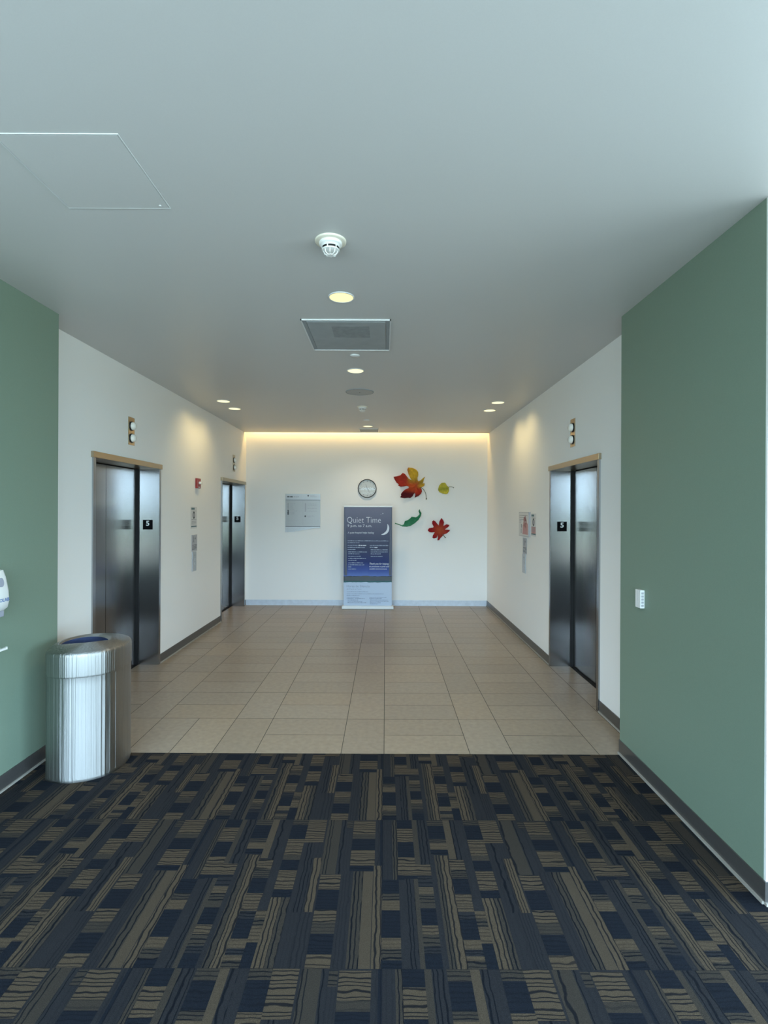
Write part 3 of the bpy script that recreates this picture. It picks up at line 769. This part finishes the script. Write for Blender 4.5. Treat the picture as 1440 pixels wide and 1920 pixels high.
t.links.new(crn.outputs[0], bsdf.inputs['Base Color'])
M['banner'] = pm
def bt(txt, x0, x1, yb, yt, thin=0., shear=0.):
    a0, z0 = bs(x0, yb); a1, z1 = bs(x1, yt); return NF.text(txt, a0, a1, z0, z1, .0125, thin, shear)
def bword(x0, x1, yb, h_, seed):
    a0, z0 = bs(x0, yb); a1, _ = bs(x1, yb); return NF.words(a0, a1, z0, z0 + h_ * .00105, .0118, seed)
wt = mat('banner_white_print', (.62, .66, .74), .4, noise=.01); wg = mat('banner_pale_print', (.26, .31, .42), .4, noise=.01)
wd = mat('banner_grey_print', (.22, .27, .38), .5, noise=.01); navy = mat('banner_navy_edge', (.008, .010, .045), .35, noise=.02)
white_l = [bt('Quiet Time', 182, 735, 455, 345, -.012), bt('9 p.m. to 7 a.m.', 190, 588, 520, 465, -.0),
           bt('A quiet hospital helps healing', 192, 622, 622, 585, 0, .3),
           bt('Thank you for helping', 548, 866, 1130, 1092, .01, .3), bt('to promote a quiet and', 545, 872, 1170, 1140, .01, .3), bt('restful environment.', 545, 835, 1202, 1180, .01, .3),
           bword(368, 502, 815, 16, 1), bword(630, 678, 848, 12, 2)]
pale = []
for k, (x0, x1, y) in enumerate(((190, 860, 738), (190, 385, 768), (190, 362, 812), (190, 485, 846), (190, 325, 880), (200, 508, 920), (200, 385, 950), (200, 415, 990), (200, 497, 1026), (200, 335, 1058),
                                 (200, 452, 1098), (200, 462, 1130), (200, 250, 1165), (200, 328, 1200), (552, 860, 815), (552, 625, 846), (568, 850, 886), (568, 845, 920), (568, 732, 952), (568, 760, 992))):
    pale.append(bword(x0, x1, y, 13, 10 + k))
dark_l = [bt('Horas de Silencio', 175, 552, 1492, 1455, -.008), bt('de 9 p.m. a 7 a.m.', 175, 420, 1535, 1512, 0)]
for k, (x0, x1, y) in enumerate(((175, 525, 1568), (175, 785, 1602), (175, 385, 1628), (175, 375, 1660), (175, 300, 1682), (310, 470, 1680), (190, 362, 1704), (190, 435, 1728), (190, 500, 1746), (545, 830, 1662), (545, 700, 1682),
                                 (700, 750, 1682), (555, 850, 1704), (555, 860, 1728), (555, 735, 1748), (555, 680, 1768))):
    dark_l.append(bword(x0, x1, y, 8, 40 + k))
# crescent moon, stars
mc = bs(765, 530); R1 = .112
cres = []
for i in range(21):
    a = math.radians(-105 + i * 150 / 20 ); cres.append((mc[0] + R1 * math.cos(a), mc[1] + .0 + R1 * math.sin(a)))
tipA, tipB = cres[0], cres[-1]
mid_ = ((tipA[0] + tipB[0]) / 2, (tipA[1] + tipB[1]) / 2)
for i in range(1, 20):
    f = i / 20; p = (tipB[0] + (tipA[0] - tipB[0]) * f, tipB[1] + (tipA[1] - tipB[1]) * f)
    dx_, dz_ = mid_[0] - mc[0], mid_[1] - mc[1]; L0 = math.hypot(dx_, dz_)
    bulge = .043 * math.sin(PI * f)
    cres.append((p[0] + dx_ / L0 * bulge, p[1] + dz_ / L0 * bulge))
moon = NF.poly(cres, .0118, .0008)
stars = [NF.disc(*bs(767, 288), .008, .0118, .0006, 10), NF.disc(*bs(735, 303), .004, .0118, .0006, 8)]
# dark wedges painted down both sides where the curling sheet reflects less
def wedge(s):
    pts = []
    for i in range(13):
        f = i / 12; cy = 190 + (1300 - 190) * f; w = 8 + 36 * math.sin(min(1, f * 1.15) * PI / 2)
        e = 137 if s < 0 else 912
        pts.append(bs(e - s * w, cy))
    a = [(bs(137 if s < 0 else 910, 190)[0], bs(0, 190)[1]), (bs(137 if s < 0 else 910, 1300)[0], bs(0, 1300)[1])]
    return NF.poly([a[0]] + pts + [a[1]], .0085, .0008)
rdg = []
for i in range(30):
    f = i / 29; cyy = 1318 - 14 * math.exp(-((f - .45) / .13) ** 2) - 6 * math.exp(-((f - .82) / .1) ** 2) - 5 * math.exp(-((f - .1) / .08) ** 2) + 1.5 * math.sin(f * 60)
    rdg.append(bs(137 + f * 772, cyy))
ridge = NF.poly(rdg + [bs(909, 1388), bs(137, 1388)], .0112, .0006)
mnt = mat('banner_mountain', (.030, .042, .052), .45, noise=.1, nscale=8)
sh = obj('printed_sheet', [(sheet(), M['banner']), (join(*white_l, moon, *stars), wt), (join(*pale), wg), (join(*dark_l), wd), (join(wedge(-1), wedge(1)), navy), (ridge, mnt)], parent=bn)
obj('top_rail', [(box(bx0 - .004, bx1 + .006, YN - .016, YN + .008, zt_ - .004, zt_ + .020, .003), M['metal_trim'])], parent=bn)
obj('base', [(join(box(bx0 - .028, bx1 + .030, YN - .055, YN + .075, .004, .058, .008)), M['metal_trim']),
             (box(bx0 - .02, bx1 + .022, YN - .05, YN + .07, .0, .005), M['black'])], parent=bn)
obj('support_pole', [(tube([(-.29, YN + .03, .05), (-.29, YN + .012, zt_)], .008, 10), M['metal_trim'])], parent=bn)

# leaves
def lc(cx, cy): return bw(730 + cx / 11.077, 870 + cy / 11.077)
def leaf(outline, tone, relief, off, stem_pts, stem_r, label, name='leaf_decoration', veins=()):
    pts = [lc(*p) for p in outline]
    cx0 = sum(p[0] for p in pts) / len(pts); cz0 = sum(p[1] for p in pts) / len(pts)
    r = thing(name, label, 'wall decoration', (cx0, YB, min(p[1] for p in pts)), 'sculpted autumn leaves on the back wall')
    b = bmesh.new(); vs = [b.verts.new((p[0], 0, p[1])) for p in pts]; b.faces.new(vs)
    b.normal_update()
    bmesh.ops.triangulate(b, faces=b.faces[:])
    for _ in range(3):
        bmesh.ops.subdivide_edges(b, edges=[e for e in b.edges if e.calc_length() > .022], cuts=1, use_grid_fill=False)
        bmesh.ops.triangulate(b, faces=b.faces[:])
    inv = lambda x, z: ((722 + x / .009495 + .0044 * (957 - (957 - (z - H) / .009495)) - 730) * 11.077, ((957 - (z - H) / .009495) - 870) * 11.077)
    lay = b.loops.layers.float_color.new('tone')
    for v in b.verts:
        q = inv(v.co.x, v.co.z); v.co.y = YB - off - relief(*q)
    for f in b.faces:
        for l in f.loops:
            c = tone(*inv(l.vert.co.x, l.vert.co.z)); l[lay] = (*c, 1)
    bmesh.ops.recalc_face_normals(b, faces=b.faces)
    o = obj('blade', [(b, M['leaf'])], parent=r, smooth=True)
    sd = o.modifiers.new('thickness', 'SOLIDIFY'); sd.thickness = .004; sd.offset = 0
    sp3 = []
    for i, (x, y) in enumerate(stem_pts):
        a, z = lc(x, y); sp3.append((a, YB - off - .012 + .0 * i, z))
    # smooth the stem
    fine = []
    for i in range(len(sp3) - 1):
        for k in range(4):
            f = k / 4; p0 = Vector(sp3[max(i - 1, 0)]); p1 = Vector(sp3[i]); p2 = Vector(sp3[i + 1]); p3 = Vector(sp3[min(i + 2, len(sp3) - 1)])
            fine.append(.5 * ((2 * p1) + (p2 - p0) * f + (2 * p0 - 5 * p1 + 4 * p2 - p3) * f * f + (3 * p1 - p0 - 3 * p2 + p3) * f ** 3))
    fine.append(Vector(sp3[-1]))
    n = len(fine); rad = [stem_r * (.8 + (.9 if i > n - 3 else 0)) for i in range(n)]
    obj('stem', [(tube(fine, rad, 8), M['stem'])], parent=r, smooth=True)
    obj('wall_pin', [(tube([(cx0, YB - .001, cz0), (cx0, YB - off - relief(*inv(cx0, cz0)), cz0)], .006, 8), M['stem'])], parent=r)
def mixc(a, b, f):
    f = max(0, min(1, f)); return tuple(a[i] * (1 - f) + b[i] * f for i in range(3))
YEL, OLV, RED, DRK, ORG = (.62, .37, .03), (.34, .22, .03), (.36, .026, .012), (.075, .003, .007), (.50, .09, .018)
def tone_big(x, y):
    # yellow above the diagonal, red to the left and below
    d = (y - 420) - (x - 520) * .15
    up = max(0, min(1, (430 - y) / 110)) * max(0, min(1, (x - 360) / 70))
    right = max(0, min(1, (x - 560) / 90)) * max(0, min(1, (520 - y) / 60))
    wy = max(up, right)
    red = mixc(RED, DRK, (y - 520) / 90 if x < 520 else (y - 600) / 70)
    red = mixc(red, ORG, max(0, 1 - math.hypot(x - 480, y - 430) / 190))
    red = mixc(red, DRK, max(0, (200 - x) / 120) * .7 + max(0, (y - 430) / 60) * (1 if x < 300 and y < 490 else 0) * .5)
    return mixc(red, mixc(OLV, YEL, abs(y - 380) / 150), wy)
big = [(385, 80), (470, 85), (525, 105), (565, 130), (595, 170), (598, 230), (580, 290), (585, 340), (600, 365), (650, 340), (690, 300), (740, 265), (715, 320), (700, 375), (690, 410), (725, 395), (728, 440), (700, 470),
       (660, 490), (650, 505), (668, 530), (675, 575), (650, 625), (600, 665), (525, 700), (535, 640), (530, 600), (500, 630), (480, 670), (430, 710), (390, 700), (310, 712), (225, 695), (245, 650), (235, 630), (280, 570), (330, 530),
       (395, 505), (405, 475), (360, 455), (290, 470), (235, 475), (175, 447), (200, 432), (150, 390), (110, 330), (85, 270), (160, 258), (225, 240), (275, 190), (320, 210), (360, 260), (400, 310), (460, 340), (430, 290), (395, 220), (370, 130)]
leaf(big, tone_big, lambda x, y: .035 * (math.hypot(x - 560, y - 440) / 400) ** 1.4 + .012 * math.sin(math.atan2(y - 440, x - 560) * 5), .03,
     [(640, 490), (690, 515), (735, 575), (758, 650), (766, 738)], .006, 'large lobed leaf, red and yellow, right of the clock')
leaf([(1010, 520), (1030, 450), (1080, 395), (1145, 390), (1165, 410), (1190, 450), (1230, 485), (1232, 560), (1210, 610), (1175, 630), (1100, 615), (1040, 590), (1012, 550)],
     lambda x, y: mixc((.52, .44, .05), (.29, .29, .03), max(0, 1 - abs(y - 515 + (x - 1120) * .1) / 55)), lambda x, y: .02 * abs(y - 515) / 110 + .01, .02,
     [(1215, 482), (1270, 474), (1310, 482), (1336, 495)], .0055, 'small round yellow leaf at the far right of the leaves')
leaf([(115, 1222), (180, 1238), (260, 1270), (300, 1250), (320, 1185), (380, 1165), (430, 1130), (460, 1095), (500, 1100), (550, 1108), (590, 1080), (625, 1040), (600, 975), (625, 940), (635, 980), (662, 1020), (650, 1080), (600, 1160),
      (530, 1225), (440, 1285), (360, 1302), (270, 1298), (200, 1265), (118, 1240)],
     lambda x, y: mixc((.020, .16, .075), (.05, .24, .12), (y - 1150) / 140 + .2 * math.sin(x * .05)), lambda x, y: .02 + .02 * ((x - 380) / 280) ** 2 + .008 * math.sin(x * .025), .02,
     [(250, 1280), (190, 1256), (118, 1231)], .006, 'curled narrow green leaf beside the top of the banner')
leaf([(1075, 1120), (1115, 1170), (1130, 1215), (1118, 1285), (1180, 1250), (1240, 1265), (1222, 1300), (1150, 1358), (1255, 1365), (1235, 1400), (1185, 1440), (1130, 1460), (1115, 1480), (1060, 1530), (1030, 1580), (990, 1580),
      (1005, 1530), (998, 1470), (975, 1530), (920, 1545), (890, 1530), (900, 1480), (940, 1415), (870, 1420), (830, 1415), (790, 1375), (820, 1330), (905, 1318), (918, 1300), (885, 1240), (885, 1190), (910, 1168), (950, 1190), (1020, 1275), (1035, 1190)],
     lambda x, y: mixc((.38, .065, .018), (.28, .008, .012), math.hypot(x - 1050, y - 1370) / 170), lambda x, y: .03 * (math.hypot(x - 1040, y - 1370) / 230) ** 1.5, .025,
     [(1100, 1455), (1135, 1500), (1162, 1532)], .007, 'pointed red maple leaf below the yellow leaf')

# ------------------------------------------------------------------ side wall notices and fittings
LW = Frame((XL, 0, 0), (0, 1, 0))       # left wall: seen from the lobby, right = +Y, normal = +X
RW = Frame((XR, 0, 0), (0, -1, 0))      # right wall: right = -Y, normal = -X
def notice(fr_, a0, z0, w, h, label, side):
    r = thing('paper_notice', label, 'notice', fr_.p(a0 + w / 2, z0), 'notices taped beside the elevators')
    m = [(fr_.rect(a0, a0 + w, z0, z0 + h, .0005, .0012), M['paper']),
         (fr_.rect(a0 + .02, a0 + w * .62, z0 + h * .87, z0 + h * .96, .002, .0004), M['ink_teal']),
         (fr_.words(a0 + .03, a0 + w - .02, z0 + h * .80, z0 + h * .825, .002, 3), M['ink_soft']),
         (fr_.words(a0 + .03, a0 + w - .02, z0 + h * .40, z0 + h * .43, .002, 6), M['ink_soft'])]
    el = []
    for i in range(28):
        a = 2 * PI * i / 28; el.append((a0 + w * .5 + .043 * math.cos(a), z0 + h * .62 + .048 * math.sin(a)))
    el2 = [(a0 + w * .5 + .024 * math.cos(2 * PI * i / 28), z0 + h * .62 + .028 * math.sin(2 * PI * i / 28)) for i in range(28)]
    m.append((fr_.poly(el, .002, .0004), M['ink'])); m.append((fr_.poly(el2, .0026, .0003), M['paper_grey']))
    if side == 'r': m.append((fr_.rect(a0 + .02, a0 + w - .02, z0 + h * .12, z0 + h * .42, .0018, .0003), M['pink']))
    for k in range(4): m.append((fr_.words(a0 + .03, a0 + w - .03, z0 + h * (.33 - .045 * k), z0 + h * (.35 - .045 * k), .0022, 30 + k), M['ink_soft']))
    m.append((fr_.rect(a0 + .015, a0 + w - .012, z0 + h * .07, z0 + h * .125, .0023, .0004), M['ink_teal']))
    obj('sheet', m, parent=r)
notice(LW, 6.60, 1.450, .216, .279, 'white letter-size notice with a dark oval, below the red fire strobe', 'l')
notice(RW, -6.450, 1.385, .216, .279, 'white notice with a dark oval and pink print, right of the flower poster', 'r')

def plate(fr_, a0, z0, w, h, label):
    r = thing('fire_safety_plate', label, 'sign', fr_.p(a0 + w / 2, z0), 'grey in-case-of-fire plates by the elevators')
    m = [(fr_.rect(a0, a0 + w, z0, z0 + h, .0005, .004), M['paper_grey'])]
    # walking figure and flame pictograms
    fx, fz = a0 + w * .35, z0 + h * .72
    m.append((join(fr_.disc(fx, fz + .034, .008, .0047, .0004, 12),
                   fr_.poly([(fx - .008, fz + .024), (fx + .008, fz + .024), (fx + .006, fz - .008), (fx + .020, fz - .040), (fx + .012, fz - .042), (fx, fz - .012), (fx - .016, fz - .042), (fx - .022, fz - .038), (fx - .006, fz - .006)][::-1], .0047, .0004),
                   fr_.poly([(fx + .045, fz - .004), (fx + .066, fz + .004), (fx + .058, fz + .038), (fx + .050, fz + .016), (fx + .042, fz + .020)], .0047, .0004)), M['ink']))
    for k in range(4): m.append((fr_.words(a0 + .02, a0 + w - .02, z0 + h * (.36 - .085 * k), z0 + h * (.40 - .085 * k), .0047, 60 + k), M['ink']))
    obj('panel', m, parent=r)
plate(LW, 6.63, 1.155, .19, .212, 'grey pictogram plate between the white notice and the call panel, left wall')
plate(RW, -6.82, 1.140, .19, .205, 'grey pictogram plate under the flower poster, right wall')

def call_panel(fr_, a0, z0, w, h, label):
    r = thing('call_panel', label, 'elevator buttons', fr_.p(a0 + w / 2, z0), 'steel elevator call button panels')
    fp = obj('faceplate', [(fr_.rect(a0, a0 + w, z0, z0 + h, .0005, .012), M['dir_metal']), (fr_.rect(a0 - .003, a0 + .010, z0, z0 + h, .0005, .013), M['paper_grey'])], parent=r)
    for k, zz in enumerate((.58, .36)):
        b = obj('button', [(fr_.disc(a0 + w * .55, z0 + h * zz, .018, .0125, .004, 20), M['button']),
                           (fr_.poly([(a0 + w * .55 - .008, z0 + h * zz + (-.005 if k == 0 else .005)), (a0 + w * .55 + .008, z0 + h * zz + (-.005 if k == 0 else .005)), (a0 + w * .55, z0 + h * zz + (.008 if k == 0 else -.008))][::(1 if k == 0 else -1)], .0166, .0004), M['ink'])], parent=fp)
    obj('key_switch', [(fr_.disc(a0 + w * .55, z0 + h * .82, .010, .0125, .003, 16), M['ink_soft'])], parent=fp)
call_panel(LW, 6.65, .900, .125, .250, 'slim steel call button panel at the bottom of the left wall column')
call_panel(RW, -6.80, .890, .125, .248, 'slim steel call button panel at the bottom of the right wall column')

# flower poster in a holder on the right wall
pr = thing('poster', 'landscape poster with a pink flower in a holder on the right wall', 'poster', RW.p(-6.72, 1.375))
a0, a1, z0, z1 = -6.945, -6.49, 1.375, 1.675
obj('holder', [(RW.rect(a0 - .004, a1 + .012, z0 - .008, z1 + .006, .0005, .022), M['paper_grey'])], parent=pr)
pet = []
for k in range(6):
    a = k * PI / 3 + .3; cxp, czp = a1 - .155 + .05 * math.cos(a), z0 + .17 + .055 * math.sin(a)
    pet.append(RW.disc(cxp, czp, .036, .0245, .0003, 18))
obj('sheet', [(RW.rect(a0, a1, z0, z1, .0226, .0012), M['paper']), (join(*pet, RW.poly([(a0 + .18, z0 + .02), (a1 - .02, z0 + .02), (a1 - .02, z0 + .15), (a1 - .10, z0 + .19), (a0 + .20, z0 + .14)], .0241, .0003)), M['pink']),
              (join(RW.rect(a0 + .10, a0 + .13, z0 + .03, z0 + .09, .0242, .0003), RW.rect(a0 + .11, a0 + .155, z0 + .10, z0 + .15, .0242, .0003), *[RW.words(a0 + .03, a1 - .04 - .08 * k, z1 - .04 - .028 * k, z1 - .034 - .028 * k, .0242, 80 + k) for k in range(3)],
                    RW.words(a0 + .04, a0 + .12, z0 + .185, z0 + .192, .0242, 90), RW.words(a0 + .04, a0 + .11, z0 + .165, z0 + .172, .0242, 91)), M['ink_soft'])], parent=pr)

# fire strobe
fs = thing('fire_alarm_strobe', 'red fire alarm box with a white strobe on the left wall', 'fire alarm', (XL, 6.82, 1.975))
obj('back_box', [(box(XL + .0005, XL + .03, 6.755, 6.880, 1.975, 2.105, .004), M['red'])], parent=fs)
obj('strobe', [(join(box(XL + .03, XL + .062, 6.795, 6.865, 2.030, 2.062, .006)), M['strobe'])], parent=fs)
obj('lettering', [(LW.words(6.785, 6.85, 1.986, 1.997, .031, 12), M['sign_white'])], parent=fs)

# wall sensor on the right green wall
ws = thing('wall_sensor', 'small white slotted sensor box on the right green wall', 'sensor', (GXR, 3.3235, 1.079))
obj('housing', [(box(GXR - .028, GXR - .0005, 3.290, 3.357, 1.079, 1.194, .0025), M['white_plastic'])], parent=ws)
slots = [box(GXR - .022, GXR - .006, 3.2893, 3.2905, 1.090 + .0195 * k, 1.103 + .0195 * k) for k in range(5)]
obj('slots', [(join(*slots), M['paper_grey'])], parent=ws)
obj('cover_seam', [(join(box(GXR - .0287, GXR - .0279, 3.305, 3.3065, 1.085, 1.188), box(GXR - .0287, GXR - .0279, 3.325, 3.3262, 1.085, 1.188)), M['paper_grey'])], parent=ws)

# hand sanitizer dispenser on the left green wall, cut by the picture's edge
sy0, sy1 = 2.885, 3.025
sz = thing('sanitizer_dispenser', 'white hand sanitizer dispenser on the green wall at the left edge', 'dispenser', (GXL, 2.93, 1.07))
def disp():
    prof = [(1.345, .060), (1.340, .085), (1.30, .098), (1.22, .112), (1.16, .115), (1.125, .108), (1.108, .090)]
    hw = [.048, .058, .064, .070, .071, .067, .058]
    b = bmesh.new(); rings = []
    for (z, d), w in zip(prof, hw):
        ring = []
        n = 14
        yc = (sy0 + sy1) / 2
        ring.append((GXL + .001, yc - w)); 
        for i in range(n + 1):
            a = -PI / 2 + PI * i / n
            e = .35
            cc, ss = math.cos(a), math.sin(a)
            ring.append((GXL + .02 + (d - .02) * abs(cc) ** e, yc + w * math.copysign(abs(ss) ** e, ss)))
        ring.append((GXL + .001, yc + w))
        rings.append([b.verts.new((x, y, z)) for x, y in ring])
    for r0, r1 in zip(rings, rings[1:]):
        for i in range(len(r0) - 1): b.faces.new((r0[i], r0[i + 1], r1[i + 1], r1[i]))
    b.faces.new(rings[0]); b.faces.new(rings[-1][::-1])
    bmesh.ops.recalc_face_normals(b, faces=b.faces)
    return b
hs = smooth_by_angle(obj('housing', [(disp(), M['white_plastic'])], parent=sz), 40)
SF = Frame((GXL, 0, 0), (0, 1, 0))
win = [(2.955 + .050 * math.copysign(abs(math.cos(a)) ** .7, math.cos(a)), 1.268 + .055 * math.sin(a)) for a in [2 * PI * i / 28 for i in range(28)]]
b = bmesh.new()
def dep(z): return .117 - max(0, (z - 1.16)) * .13
vsw = [b.verts.new((GXL + dep(z) - .006, y, z)) for y, z in win]; cvw = b.verts.new((GXL + dep(1.268) + .006, 2.955, 1.268))
for i in range(28): b.faces.new((vsw[i], vsw[(i + 1) % 28], cvw))
bmesh.ops.recalc_face_normals(b, faces=b.faces)
obj('viewing_window', [(b, M['glass_grey'])], parent=hs, smooth=True)
obj('lettering', [(SF.text('ECOLAB', 2.892, 3.002, 1.163, 1.183, .1165, .01), M['ink_blue'])], parent=hs)
obj('nozzle_guard', [(box(GXL + .001, GXL + .085, 2.903, 3.007, 1.070, 1.108, .006), M['glass_grey'])], parent=sz)
dtray = tag(obj('drip_tray', [(join(box(GXL + .0005, GXL + .11, 2.87, 2.985, .886, .890, .0015), box(GXL + .0005, GXL + .008, 2.87, 2.985, .886, .93, .0015), box(GXL + .119, GXL + .11, 2.87, 2.985, .886, .898, .0015)), M['white_plastic'])], origin=(GXL, 2.93, .886)),
            'pale drip tray on the green wall below the sanitizer dispenser', 'tray')

# ------------------------------------------------------------------ trash can
ctrl = [(-2.135, 3.270), (-2.100, 3.215), (-2.020, 3.188), (-1.935, 3.190), (-1.840, 3.222), (-1.768, 3.280), (-1.728, 3.365), (-1.720, 3.460), (-1.742, 3.570), (-1.810, 3.670), (-1.915, 3.725), (-2.030, 3.722), (-2.125, 3.665), (-2.175, 3.560), (-2.185, 3.450), (-2.170, 3.350)]
def closed_spline(pts, k=6):
    out = []; n = len(pts)
    for i in range(n):
        p0, p1, p2, p3 = [Vector(pts[(i + j - 1) % n]) for j in range(4)]
        for q in range(k):
            f = q / k; out.append(.5 * ((2 * p1) + (p2 - p0) * f + (2 * p0 - 5 * p1 + 4 * p2 - p3) * f * f + (3 * p1 - p0 - 3 * p2 + p3) * f ** 3))
    return out
plan = closed_spline(ctrl); cen = Vector((sum(p.x for p in plan) / len(plan), sum(p.y for p in plan) / len(plan)))
tcn_ = thing('trash_can', 'tall brushed steel trash can with a half-moon opening against the left green wall', 'trash can', (cen.x, cen.y, 0))
def rings(levels, closed_top=False, inner=None):
    """levels: (scale, z); optional inner plan morph"""
    b = bmesh.new(); rr = []
    for s_, z, m_ in levels:
        ring = []
        for i, p in enumerate(plan):
            q = cen + (p - cen) * s_
            if m_ and inner: q = q.lerp(inner[i], m_)
            ring.append(b.verts.new((q.x, q.y, z)))
        rr.append(ring)
    n = len(plan)
    for a, d in zip(rr, rr[1:]):
        for i in range(n): b.faces.new((a[i], a[(i + 1) % n], d[(i + 1) % n], d[i]))
    if closed_top: b.faces.new(rr[-1])
    bmesh.ops.recalc_face_normals(b, faces=b.faces)
    return b
smooth_by_angle(obj('body', [(rings([(.965, .0, 0), (.99, .006, 0), (.992, .02, 0), (.985, .035, 0), (.985, .60, 0), (.985, .645, 0), (.99, .650, 0)]), M['steel_can'])], parent=tcn_), 60)
# half-moon opening in lid, matched ray by ray
def open_pt(i):
    # half-moon: straight edge on the near side, arc towards the back
    e1, e2 = Vector((.894, .447)), Vector((-.447, .894))
    oc = Vector((-1.972, 3.408)) + e2 * .06
    d = (plan[i] - oc).normalized(); a, b_ = d.dot(e1), d.dot(e2)
    A_, B_, C_ = (a / .138) ** 2 + (b_ / .185) ** 2, 2 * .06 * b_ / .185 ** 2, (.06 / .185) ** 2 - 1
    t_ = (-B_ + math.sqrt(B_ * B_ - 4 * A_ * C_)) / (2 * A_)
    if b_ < 0: t_ = min(t_, .06 / -b_)
    return oc + d * t_
inner = [open_pt(i) for i in range(len(plan))]
lid = rings([(.992, .650, 0), (.998, .653, 0), (1.0, .66, 0), (1.0, .775, 0), (.994, .790, 0), (.975, .799, 0), (.93, .806, 0), (1, .818, .45), (1, .822, .75), (1, .820, .93), (1, .813, 1.0)], inner=inner)
smooth_by_angle(obj('lid', [(lid, M['steel_can'])], parent=tcn_), 70)
liner = bmesh.new(); n = len(plan)
top_ = [liner.verts.new((p.x, p.y, .813)) for p in [cen.lerp(q, 1.0) for q in inner]]
low_ = [liner.verts.new((cen.x + (p.x - cen.x) * .82, cen.y + (p.y - cen.y) * .82, .45)) for p in plan]
mid2 = [liner.verts.new((cen.x + (p.x - cen.x) * .90, cen.y + (p.y - cen.y) * .90, .74)) for p in plan]
for A_, B_ in ((top_, mid2), (mid2, low_)):
    for i in range(n): liner.faces.new((A_[i], A_[(i + 1) % n], B_[(i + 1) % n], B_[i]))
liner.faces.new(low_)
obj('liner', [(liner, M['bag'])], parent=tcn_, smooth=True)
